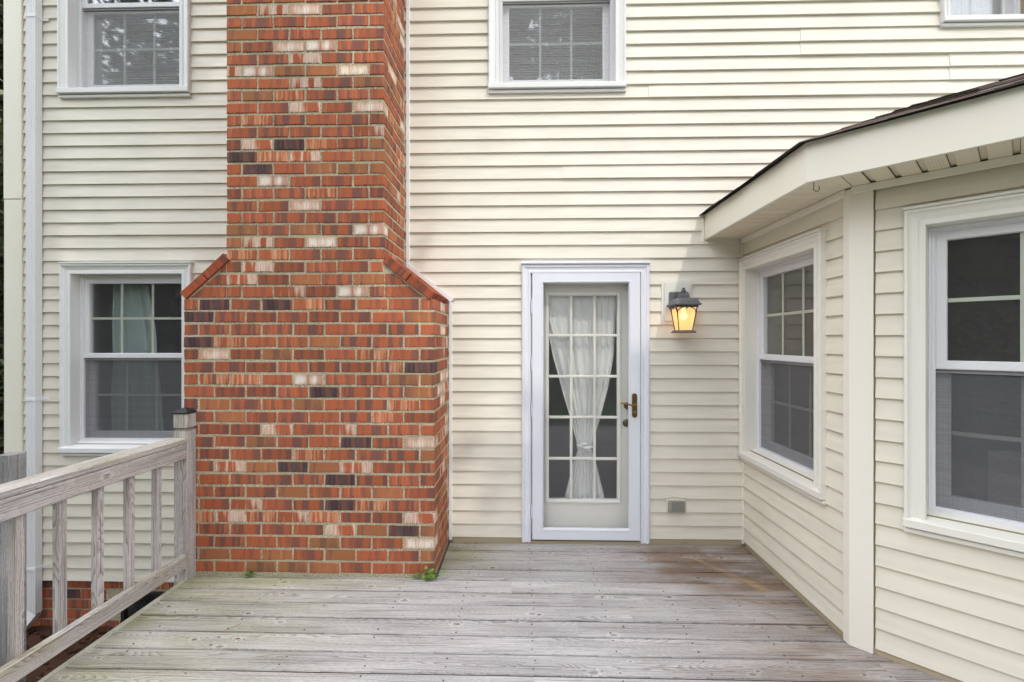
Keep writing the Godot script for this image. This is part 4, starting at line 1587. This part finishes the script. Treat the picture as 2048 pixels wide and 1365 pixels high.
	# sheer curtain behind the panes, tied in the middle
	var cu := curtain("door_curtain", "white sheer curtain gathered by a tie behind the glazed door", M.sheer, [[1.91, 0.185, 0.732, 0.5], [1.60, 0.192, 0.722, 0.9], [1.42, 0.228, 0.712, 1.0], [1.15, 0.300, 0.665, 0.9], [0.90, 0.372, 0.600, 0.7], [0.715, 0.420, 0.540, 0.45], [0.665, 0.425, 0.535, 0.45], [0.55, 0.385, 0.575, 0.7], [0.28, 0.320, 0.640, 1.0]], z - 0.062, 9.0, 0.011, 5)
	st = mb()
	for i in 7:
		var a := i * 0.9
		var p := Vector3(0.475 + 0.034 * cos(a * 2.1), 0.690 + 0.022 * sin(a * 1.7), z - 0.040 + 0.005 * cos(a))
		tube(st, [p + Vector3(-0.03, -0.006 * cos(a), 0), p + Vector3(0, 0.012 * sin(a), 0.006), p + Vector3(0.03, 0.008 * cos(a), 0)], [0.006, 0.016, 0.007], 8)
	part("tie", st, M.sheer, cu)
	# valance across the top, in two swags
	var val := curtain("curtain_valance", "short swagged white valance across the top panes of the glazed door", M.sheer, [[1.905, 0.186, 0.372, 0.3], [1.70, 0.196, 0.372, 0.5], [1.60, 0.226, 0.366, 0.4], [1.555, 0.270, 0.330, 0.2]], z - 0.046, 2.0, 0.005, 7)
	val.set_meta("category", "curtain")

func build_bay() -> void:
	bay = thing("bay_extension", "cream sided angled bay of the house with shingled eave on the right of the deck", "bay", Vector3(2.4, BASE, 1.0))
	# wall facing the door, running towards the viewer
	var tw := Transform3D(Basis(Vector3(0, 0, 1), Vector3(0, 1, 0), Vector3(-1, 0, 0)), Vector3(1.660, 0, 0))
	var C := Vector3(1.660, 0, 1.209)
	var td := Transform3D(Basis(Vector3(R2, 0, R2), Vector3(0, 1, 0), Vector3(-R2, 0, R2)), C)
	var L2 := 1.36
	var C3 := C + Vector3(R2, 0, R2) * L2
	var tf := Transform3D(Basis(), C3)
	# s on the angled wall counts from the corner; measured window starts 0.107 past a point 0.10 from it
	var w1 := Rect2(0.022, 0.640, 0.996, 1.497)
	var w2 := Rect2(0.207, 0.640, 1.010, 1.505)
	var h1 := [Rect2(w1.position + Vector2(0.02, 0.02), w1.size - Vector2(0.04, 0.04))]
	var h2 := [Rect2(w2.position + Vector2(0.02, 0.02), w2.size - Vector2(0.04, 0.04))]
	clapboards(bay, tw, 0.020, 1.165, 0.034, 2.285, 0.1022, h1, M.siding_bay)
	clapboards(bay, td, 0.095, L2 - 0.10, 0.030, 2.285, 0.1022, h2, M.siding_bay)
	clapboards(bay, tf, 0.10, 2.2, 0.030, 2.285, 0.1022, [], M.siding_bay)
	for e in [[tw, Rect2(0.001, -0.30, 1.208, 2.60), w1], [td, Rect2(0.0, -0.30, L2, 2.60), w2], [tf, Rect2(0.0, -0.30, 2.2, 2.60), Rect2(0, 0, 0, 0)]]:
		var sp := mb()
		var op := []
		if e[2].size.x > 0:
			op.append(Rect2(e[2].position + Vector2(0.076, 0.09), e[2].size - Vector2(0.152, 0.166)))
		panel_with_holes(sp, e[1], op, -0.11, 0.0)
		part("wall", sp, M.sheathing, bay, e[0])
	build_window(bay, shifted(tw, w1.position.x, w1.position.y, 0.004), w1.size.x, w1.size.y, 3, M.cream_white)
	build_window(bay, shifted(td, w2.position.x, w2.position.y, 0.004), w2.size.x, w2.size.y, 3, M.cream_white)
	# corner posts: wide folded boards
	for c in [[C, Vector3(0, 0, -1), Vector3(R2, 0, R2), Vector3(-1, 0, 0), Vector3(-R2, 0, R2)], [C3, Vector3(-R2, 0, -R2), Vector3(1, 0, 0), Vector3(-R2, 0, R2), Vector3(0, 0, 1)]]:
		var o: float = 0.024
		var tip: Vector3 = c[0] + (c[3] + c[4]).normalized() * (o / cos(PI / 8))
		var la := 0.046
		var lb := 0.098
		var st0 := mb()
		var ring := [tip, tip + c[1] * la, tip + c[1] * la - c[3] * (o - 0.001), c[0], tip + c[2] * lb - c[4] * (o - 0.001), tip + c[2] * lb]
		var hints := [c[3], c[1], -c[3], -c[4], c[2], c[4]]
		for i in 6:
			var a: Vector3 = ring[i]
			var b: Vector3 = ring[(i + 1) % 6]
			quadn(st0, Vector3(a.x, 0.002, a.z), Vector3(b.x, 0.002, b.z), Vector3(b.x, 2.300, b.z), Vector3(a.x, 2.300, a.z), hints[i])
		part("corner_post", st0, M.cream_trim, bay)
	# frieze strips under the soffit
	var st := mb()
	box(st, Vector3(0.02, 2.272, 0.001), Vector3(1.19, 2.3095, 0.030), 0.004)
	part("frieze_strip", st, M.cream_trim, bay, tw)
	st = mb()
	box(st, Vector3(0.0, 2.272, 0.0265), Vector3(L2, 2.3085, 0.034), 0.003)
	part("frieze_strip", st, M.cream_trim, bay, td)
	st = mb()
	box(st, Vector3(0.04, -0.04, 0.001), Vector3(1.20, 0.032, 0.006))
	part("starter_strip", st, M.tan_strip, bay, tw)
	st = mb()
	box(st, Vector3(0.05, -0.04, 0.001), Vector3(L2, 0.028, 0.006))
	part("starter_strip", st, M.tan_strip, bay, td)
	# eave: overhang 0.30
	var O := 0.299
	var yb := 2.311
	var E := C + (Vector3(-1, 0, 0) + Vector3(-R2, 0, R2)).normalized() * (O / cos(PI / 8))
	var E3 := C3 + (Vector3(-R2, 0, R2) + Vector3(0, 0, 1)).normalized() * (O / cos(PI / 8))
	# soffit strips, first the square part along the wall
	var n1 := 12
	for i in n1:
		var z0 := 0.003 + i * 0.1005
		var z1 := z0 + 0.0915
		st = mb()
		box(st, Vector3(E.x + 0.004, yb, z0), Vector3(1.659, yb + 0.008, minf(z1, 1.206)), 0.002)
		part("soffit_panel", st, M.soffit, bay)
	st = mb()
	prism(st, PackedVector2Array([Vector2(E.x + 0.01, -0.001), Vector2(1.658, -0.001), Vector2(1.658, -1.209), Vector2(E.x + 0.01, -E.z + 0.01)]), Transform3D(Basis(Vector3(1, 0, 0), Vector3(0, 0, -1), Vector3(0, 1, 0)), Vector3(0, yb + 0.009, 0)), 0.0, 0.006)
	part("soffit_backing", st, M.soffit_gap, bay)
	# the mitre corner and the vented part along the angled wall
	st = mb()
	var P2 := func(p: Vector3) -> Vector2: return Vector2(p.x, -p.z)
	prism(st, PackedVector2Array([P2.call(Vector3(E.x + 0.004, 0, 1.211)), P2.call(C), P2.call(C + Vector3(-R2, 0, R2) * (O - 0.006)), P2.call(E + Vector3(0.006, 0, 0.0))]), Transform3D(Basis(Vector3(1, 0, 0), Vector3(0, 0, -1), Vector3(0, 1, 0)), Vector3(0, yb - 0.0015, 0)), 0.0, 0.008)
	part("soffit_panel", st, M.soffit, bay)
	st = mb()
	box(st, Vector3(-0.004, yb - 0.004, 0.03), Vector3(0.004, yb - 0.0016, O - 0.01), 0.001)
	part("soffit_joint", st, M.soffit, bay, td)
	var s := 0.004
	var k := 0
	while s < L2 + 0.1:
		st = mb()
		var wv := 0.074
		box(st, Vector3(s, yb - 0.002, 0.004), Vector3(s + wv, yb + 0.006, O - 0.004), 0.003)
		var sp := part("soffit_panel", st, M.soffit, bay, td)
		if k % 3 == 0:
			# perforations of the vented strips
			var holes := mb()
			for a in 5:
				for b in 9:
					lathe(holes, [[0.0016, 0.0], [0.0, -0.0003]], 6, Vector3(s + 0.014 + a * 0.011, yb - 0.0021, 0.08 + b * 0.014))
			stuff(part("vent_holes", holes, M.soffit_gap, sp, td))
		# raised rib between strips
		st = mb()
		box(st, Vector3(s + wv + 0.001, yb + 0.010, 0.004), Vector3(s + wv + 0.021, yb + 0.016, O - 0.004))
		part("soffit_groove", st, M.soffit, bay, td)
		s += 0.0965
		k += 1
	st = mb()
	box(st, Vector3(0.0, yb + 0.018, -0.05), Vector3(L2 + 0.12, yb + 0.024, O - 0.004))
	part("soffit_backing", st, M.soffit_gap, bay, td)
	# fascia boards
	st = mb()
	box(st, Vector3(E.x, yb - 0.010, 0.004), Vector3(E.x + 0.020, 2.4905, 1.124), 0.002)
	part("fascia_board", st, M.fascia, bay)
	st = mb()
	box(st, Vector3(E.x - 0.022, yb - 0.026, 0.003), Vector3(E.x - 0.003, 2.462, 0.020), 0.002)
	part("fascia_end", st, M.fascia, bay)
	st = mb()
	var f1 := E + Vector3(-0.004, 0, 0)
	var tip2 := E + (Vector3(-1, 0, 0) + Vector3(-R2, 0, R2)).normalized() * 0.0045
	prism(st, PackedVector2Array([P2.call(Vector3(f1.x, 0, 1.122)), P2.call(Vector3(f1.x + 0.022, 0, 1.122)), P2.call(E + Vector3(0.018, 0, -0.008)), P2.call(E3 + Vector3(-0.01, 0, -0.02)), P2.call(E3 + Vector3(-R2, 0, R2) * 0.004), P2.call(tip2)]), Transform3D(Basis(Vector3(1, 0, 0), Vector3(0, 0, -1), Vector3(0, 1, 0)), Vector3(0, yb - 0.012, 0)), 0.0, 0.1925)
	part("fascia_board", st, M.fascia, bay)
	st = mb()
	box(st, Vector3(E3.x, yb - 0.012, E3.z - 0.02), Vector3(E3.x + 2.2, yb + 0.156, E3.z), 0.002)
	part("fascia_board", st, M.fascia, bay)
	# roof
	var pit := 0.409
	var top := 2.490
	var c1 := Vector3(E.x - 0.018, top, E.z + 0.006)
	var c3 := Vector3(E3.x - 0.006, top, E3.z + 0.018)
	var kk := tan(PI / 8)
	roof_plane(bay, c1, Vector3(0, 0, -1), Vector3(1, 0, 0), kk, c1.z - 0.012, 0.0, 1.1, pit, 0.0)
	roof_plane(bay, c1, Vector3(R2, 0, R2), Vector3(R2, 0, -R2), kk, (c3 - c1).length(), kk, 1.1, pit, 0.0)
	roof_plane(bay, c3, Vector3(1, 0, 0), Vector3(0, 0, -1), kk, 2.0, 0.0, 1.1, pit, 0.0)
	# room inside
	st = mb()
	var foot := PackedVector2Array([Vector2(1.775, -0.02), Vector2(1.775, -1.10), Vector2(C3.x + 0.05, -C3.z + 0.20), Vector2(4.7, -C3.z + 0.20), Vector2(4.7, -0.02)])
	var tfl := Transform3D(Basis(Vector3(1, 0, 0), Vector3(0, 0, -1), Vector3(0, 1, 0)), Vector3.ZERO)
	prism(st, foot, tfl, -0.25, -0.05)
	prism(st, foot, tfl, 2.34, 2.40)
	box(st, Vector3(4.6, -0.049, 0.02), Vector3(4.7, 2.339, 2.0))
	box(st, Vector3(2.9, -0.049, 0.6), Vector3(3.4, 0.85, 1.3))
	struct("interior_room", st, M.interior, "dim room inside the bay")

func small_things() -> void:
	# downspout
	var ds := thing("downspout", "white ribbed rectangular downspout with three straps on the left end of the wall", "downspout", Vector3(-3.81, BASE, 0.04))
	var st := mb()
	var x0 := -3.851
	var x1 := -3.776
	var prof := PackedVector2Array([Vector2(x0, -0.022), Vector2(x1, -0.022), Vector2(x1, -0.076)])
	for i in 5:
		var xx := x1 - 0.010 - i * 0.0135
		prof.append_array([Vector2(xx, -0.076), Vector2(xx - 0.002, -0.0725), Vector2(xx - 0.006, -0.0725), Vector2(xx - 0.008, -0.076)])
	prof.append(Vector2(x0, -0.076))
	prism(st, prof, Transform3D(Basis(Vector3(1, 0, 0), Vector3(0, 0, -1), Vector3(0, 1, 0)), Vector3.ZERO), -0.575, 5.4)
	part("pipe", st, M.downspout, ds)
	# elbow turning out to the left
	st = mb()
	var a := Vector3(-3.8135, -0.573, 0.049)
	var dir := Vector3(-0.30, -0.46, 0.14).normalized()
	var bx := Vector3(0, 0, 1).cross(dir).normalized() * -1.0
	var bz := bx.cross(dir).normalized()
	var c4 := []
	for k in [[-1, -1], [1, -1], [1, 1], [-1, 1]]:
		c4.append(bx * 0.0385 * k[0] + bz * 0.028 * k[1])
	for k in 4:
		quadn(st, a + c4[k] - dir * 0.01, a + c4[(k + 1) % 4] - dir * 0.01, a + c4[(k + 1) % 4] + dir * 0.20, a + c4[k] + dir * 0.20, c4[k] + c4[(k + 1) % 4])
	part("elbow", st, M.downspout, ds)
	for y in [4.052, 1.082, -0.23]:
		st = mb()
		box(st, Vector3(x0 - 0.004, y - 0.013, 0.020), Vector3(x1 + 0.004, y + 0.013, 0.0785), 0.002)
		box(st, Vector3(x1 + 0.002, y - 0.011, 0.018), Vector3(x1 + 0.050, y + 0.011, 0.021), 0.001)
		part("strap", st, M.downspout, ds)
	# lantern
	var lp := Vector3(1.163, 0, 0.140)
	var lan := thing("wall_lantern", "dark metal wall lantern with lit amber glass beside the door", "lantern", Vector3(1.163, 1.6, 0.03))
	st = mb()
	var oct := func(hx: float, hy: float, c: float) -> PackedVector2Array:
		return PackedVector2Array([Vector2(-hx + c, -hy), Vector2(hx - c, -hy), Vector2(hx, -hy + c), Vector2(hx, hy - c), Vector2(hx - c, hy), Vector2(-hx + c, hy), Vector2(-hx, hy - c), Vector2(-hx, -hy + c)])
	var tb := Transform3D(Basis(), Vector3(1.150, 1.832, 0.0))
	prism(st, oct.call(0.113, 0.166, 0.016), tb, 0.004, 0.022)
	prism(st, oct.call(0.094, 0.146, 0.004), tb, 0.022, 0.034)
	part("mounting_block", st, M.cream_white, house)
	st = mb()
	box(st, Vector3(1.088, 1.775, 0.031), Vector3(1.232, 1.905, 0.055), 0.006)
	part("backplate", st, M.pewter, lan)
	st = mb()
	tube(st, [Vector3(1.163, 1.86, 0.05), Vector3(1.163, 1.872, 0.10), Vector3(1.163, 1.866, 0.14)], [0.012, 0.012, 0.012], 8)
	part("arm", st, M.pewter, lan)
	st = mb()
	lathe(st, [[0.090, 1.792], [0.098, 1.797], [0.098, 1.803], [0.088, 1.808], [0.082, 1.824], [0.070, 1.840], [0.052, 1.848], [0.034, 1.851], [0.032, 1.870], [0.026, 1.885], [0.012, 1.888], [0.0, 1.889]], 4, lp, true)
	part("roof", st, M.pewter, lan)
	st = mb()
	lathe(st, [[0.010, 1.886], [0.018, 1.894], [0.019, 1.902], [0.010, 1.910], [0.012, 1.918], [0.006, 1.925], [0.0, 1.927]], 12, lp)
	part("finial", st, M.pewter, lan)
	st = mb()
	lathe(st, [[0.0, 1.594], [0.068, 1.594], [0.070, 1.598], [0.062, 1.610], [0.056, 1.614], [0.0, 1.614]], 4, lp, true)
	part("bottom_rim", st, M.pewter, lan)
	var ht := 0.074
	var hb := 0.048
	var yt := 1.792
	var ybm := 1.612
	st = mb()
	for sx in [-1.0, 1.0]:
		for sz in [-1.0, 1.0]:
			tube(st, [lp + Vector3(sx * hb, ybm, sz * hb), lp + Vector3(sx * ht, yt, sz * ht)], [0.0036, 0.0042], 6)
	lathe(st, [[ht - 0.002, yt - 0.014], [ht + 0.006, yt - 0.012], [ht + 0.006, yt + 0.002]], 4, lp, true)
	part("cage", st, M.dark_metal, lan)
	for k in 4:
		var b := Basis(Vector3.UP, k * PI / 2)
		st = mb()
		var i0 := 0.003
		quadn(st, lp + b * Vector3(-hb + i0, ybm, hb - i0), lp + b * Vector3(hb - i0, ybm, hb - i0), lp + b * Vector3(ht - i0, yt, ht - i0), lp + b * Vector3(-ht + i0, yt, ht - i0), b.z)
		part("glass_pane", st, M.amber_glass, lan)
		# arched tracery with a drop in the middle
		st = mb()
		var pth := []
		var rad := []
		for i in 13:
			var an := PI * i / 12.0
			var y := yt - 0.052 + 0.042 * sin(an)
			var hw := lerpf(hb, ht, (y - ybm) / (yt - ybm))
			pth.append(lp + b * Vector3(-cos(an) * hw * 0.97, y, hw + 0.001))
			rad.append(0.0036)
		tube(st, pth, rad, 5)
		var hw2 := lerpf(hb, ht, 0.9)
		tube(st, [lp + b * Vector3(0, yt - 0.002, ht + 0.001), lp + b * Vector3(0, yt - 0.014, hw2 + 0.003), lp + b * Vector3(0, yt - 0.028, hw2)], [0.010, 0.007, 0.001], 6)
		part("tracery", st, M.dark_metal, lan)
	st = mb()
	lathe(st, [[0.0, 1.690], [0.018, 1.697], [0.026, 1.713], [0.024, 1.730], [0.012, 1.746], [0.009, 1.775], [0.0, 1.776]], 14, lp)
	part("bulb", st, M.bulb_glow, lan)
	var lamp := OmniLight3D.new()
	lamp.name = "lantern_light"
	lamp.light_color = Color(1.0, 0.72, 0.36)
	lamp.light_energy = 0.009
	lamp.light_size = 0.02
	lamp.omni_range = 8.0
	lamp.omni_attenuation = 2.0
	lamp.shadow_enabled = true
	lan.add_child(lamp)
	lamp.global_position = lp + Vector3(0, 1.718, 0)
	# outdoor outlet under a clear cover
	var ou := thing("outlet_cover", "small clear plastic weather cover over a grey outlet low right of the door", "outlet", Vector3(1.142, 0.285, 0.01))
	st = mb()
	box(st, Vector3(1.072, 0.234, 0.004), Vector3(1.214, 0.342, 0.026), 0.006)
	part("base_plate", st, M.caulk, ou)
	st = mb()
	box(st, Vector3(1.110, 0.246, 0.026), Vector3(1.205, 0.322, 0.031), 0.003)
	part("receptacle", st, M.receptacle, ou)
	st = mb()
	box(st, Vector3(1.078, 0.240, 0.032), Vector3(1.210, 0.334, 0.052), 0.008)
	part("cover", st, M.clear_plastic, ou)
	st = mb()
	var r := RandomNumberGenerator.new()
	r.seed = 3
	for i in 16:
		var px := 1.082 + i * 0.0085
		tube(st, [Vector3(px - 0.012, 0.343 + r.randf_range(0.0, 0.012), 0.014), Vector3(px, 0.346 + r.randf_range(0.0, 0.024) * (1.0 - absf(i - 7.0) / 9.0), 0.020), Vector3(px + 0.012, 0.343, 0.014)], [0.004, 0.007, 0.004], 6)
	part("caulk_bead", st, M.caulk, ou)
	# cup hook under the eave
	st = mb()
	var pts := [Vector3(1.402, 2.312, 1.318), Vector3(1.402, 2.292, 1.318)]
	var rr := [0.002, 0.002]
	for i in 9:
		var an := -0.2 - i * 0.45
		pts.append(Vector3(1.402 + 0.012 - 0.014 * cos(an), 2.276 + 0.016 * sin(an), 1.318))
		rr.append(0.002)
	tube(st, pts, rr, 6)
	tag(part("cup_hook", st, M.dark_metal, self), "small dark metal hook screwed under the eave corner", "hook")
	# curtains and blinds behind the windows
	curtain("window_curtain", "pale teal curtain hanging at the left side of the lower left window", M.teal_cloth, [[2.0, -3.46, -3.16, 1.0], [1.55, -3.46, -3.08, 1.0], [1.2, -3.46, -3.04, 1.0], [0.70, -3.46, -3.00, 1.0]], -0.24, 4.0, 0.022, 21, "teal curtains in the lower left window")
	curtain("window_curtain", "narrow pale teal curtain at the right side of the lower left window", M.teal_cloth, [[2.0, -2.82, -2.66, 1.0], [1.3, -2.83, -2.66, 1.0], [0.70, -2.84, -2.66, 1.0]], -0.24, 2.5, 0.018, 22, "teal curtains in the lower left window")
	blind("slatted blind inside the upper left window above the downspout side", -3.49, -2.70, 3.58, 4.86, -0.205)
	blind("slatted blind inside the upper middle window right of the chimney", -0.13, 0.64, 3.57, 4.85, -0.205)
	curtain("window_curtain", "pale blue curtain drawn across the small upper right window", M.blue_cloth, [[4.95, 3.15, 3.62, 0.6], [4.4, 3.15, 3.60, 0.8], [3.90, 3.15, 3.58, 1.0]], -0.22, 5.0, 0.012, 23)
	# weeds at the foot of the chimney
	weed("small green weed at the foot of the chimney, left of centre", Vector3(-1.800, 0.002, 0.592), 0.055, 31)
	weed("larger bright green weed at the right front corner of the chimney", Vector3(-0.612, 0.002, 0.592), 0.085, 32)
	weed("tiny green weed just left of the larger corner weed", Vector3(-0.690, 0.002, 0.592), 0.04, 33)
	# crumbs of leaf and bark that gather along the walls
	st = mb()
	for i in 90:
		var p := Vector3.ZERO
		match i % 4:
			0: p = Vector3(r.randf_range(-0.5, 1.6), 0.004, 0.036 + absf(r.randfn()) * 0.02)
			1:
				var q := r.randf_range(0.05, 1.15)
				p = Vector3(1.628 - absf(r.randfn()) * 0.02, 0.004, q)
			2: p = Vector3(r.randf_range(-2.1, -0.6), 0.004, 0.588 + absf(r.randfn()) * 0.012)
			3: p = Vector3(r.randf_range(-2.0, 1.5), 0.004, r.randf_range(0.7, 2.2))
		if p.z < 0.6 and p.x < -0.56:
			p.z = 0.59
		var b := Basis.from_euler(Vector3(r.randf_range(-0.5, 0.5), r.randf() * TAU, r.randf_range(-0.5, 0.5)))
		var l := r.randf_range(0.003, 0.009)
		var w := l * r.randf_range(0.25, 0.6)
		quadn(st, p + b * Vector3(-l, 0, 0), p + b * Vector3(0, 0.001, w), p + b * Vector3(l, 0, 0), p + b * Vector3(0, 0.001, -w), Vector3.UP)
	var crumbs := part("leaf_litter", st, M.needle, self)
	crumbs.set_meta("label", "brown crumbs of leaf and bark scattered along the wall foot on the deck")
	stuff(crumbs)
	# brown pine needles dropped on the boards
	var nd := [[Vector3(1.36, 0.003, 0.98), 0.9, "pine needle lying on the deck boards in front of the bay"], [Vector3(1.20, 0.012, 0.045), 2.6, "curled dry needle under the siding right of the door"], [Vector3(-1.56, 0.004, 1.16), 2.2, "pine needle on the greenish boards left of centre"]]
	for q in nd:
		st = mb()
		var base: Vector3 = q[0]
		var an: float = q[1]
		var p2 := []
		var r2 := []
		for i in 7:
			var f := i / 6.0
			p2.append(base + Vector3(cos(an) * 0.09 * (f - 0.5) + 0.012 * sin(f * PI), 0.002 + 0.006 * sin(f * PI), sin(an) * 0.09 * (f - 0.5)))
			r2.append(0.0011)
		tube(st, p2, r2, 5)
		tag(part("pine_needle", st, M.needle, self), q[2], "needle")

func greenery() -> void:
	var g := "tall trees across the lawn facing the house"
	tree("shade_tree", "tallest tree across the lawn, high crown above the left half of the house", Vector3(0.4, BASE, 9.6), 19.5, 3.4, 10.5, 101, 2900, g)
	tree("shade_tree", "high crowned tree across the lawn in front of the door", Vector3(4.5, BASE, 9.8), 13.4, 3.5, 7.0, 102, 4600, g)
	tree("shade_tree", "dense broad tree on the left of the lawn facing the bay", Vector3(-7.6, BASE, 6.8), 8.4, 4.3, 1.2, 103, 2300, g)
	tree("shade_tree", "further broad tree behind the dense one on the left of the lawn", Vector3(-12.5, BASE, 13.0), 11.0, 4.6, 1.4, 104, 5000, g)
	tree("shade_tree", "low round tree far across the lawn", Vector3(1.5, BASE, 19.0), 7.0, 4.2, 1.2, 107, 4500, g)
	tree("side_tree", "dark green tree past the left corner of the house", Vector3(-10.6, BASE, -4.4), 11.0, 3.0, 0.9, 105, 6000)
	tree("side_tree", "taller loose tree behind the left corner of the house, bright sky between its leaves", Vector3(-15.5, BASE, -9.0), 11.0, 3.4, 1.2, 106, 3600)
	# woods far across the lawn
	var r := RandomNumberGenerator.new()
	r.seed = 55
	var mm := MultiMesh.new()
	mm.transform_format = MultiMesh.TRANSFORM_3D
	mm.use_colors = true
	mm.mesh = leaf_clump(400)
	mm.instance_count = 9000
	for i in 9000:
		var an := r.randf_range(-0.35, PI + 0.55)
		var d := r.randf_range(46.0, 62.0)
		var top := 6.5 + 2.5 * wob.get_noise_2d(an * 900.0, 5.0)
		mm.set_instance_transform(i, Transform3D(Basis.from_euler(Vector3(r.randf(), r.randf() * TAU, r.randf())).scaled(Vector3.ONE * r.randf_range(4.0, 7.0)), Vector3(cos(an) * d, BASE + r.randf() * top, sin(an) * d)))
		var c := r.randf_range(0.6, 1.2)
		mm.set_instance_color(i, Color(c, c, c))
	var far := MultiMeshInstance3D.new()
	far.name = "far_woods"
	far.multimesh = mm
	far.material_override = M.leaf
	add_child(far, true)
	far.set_meta("label", "dark green woods in the distance beyond the lawn")
	stuff(far)
	var nb := thing("neighbour_house", "red brick neighbour house glimpsed past the left corner", "house", Vector3(-24.0, BASE, -17.0))
	var st := mb()
	box(st, Vector3(-29, BASE, -22), Vector3(-17.5, 4.6, -16))
	part("wall", st, mat("far_brick", lin(0.24, 0.11, 0.075), 0.9, 0.2), nb)
	st = mb()
	prism(st, PackedVector2Array([Vector2(-29.4, 4.6), Vector2(-17.1, 4.6), Vector2(-23.2, 7.6)]), Transform3D(), -22.4, -15.6)
	part("roof", st, M.felt, nb)
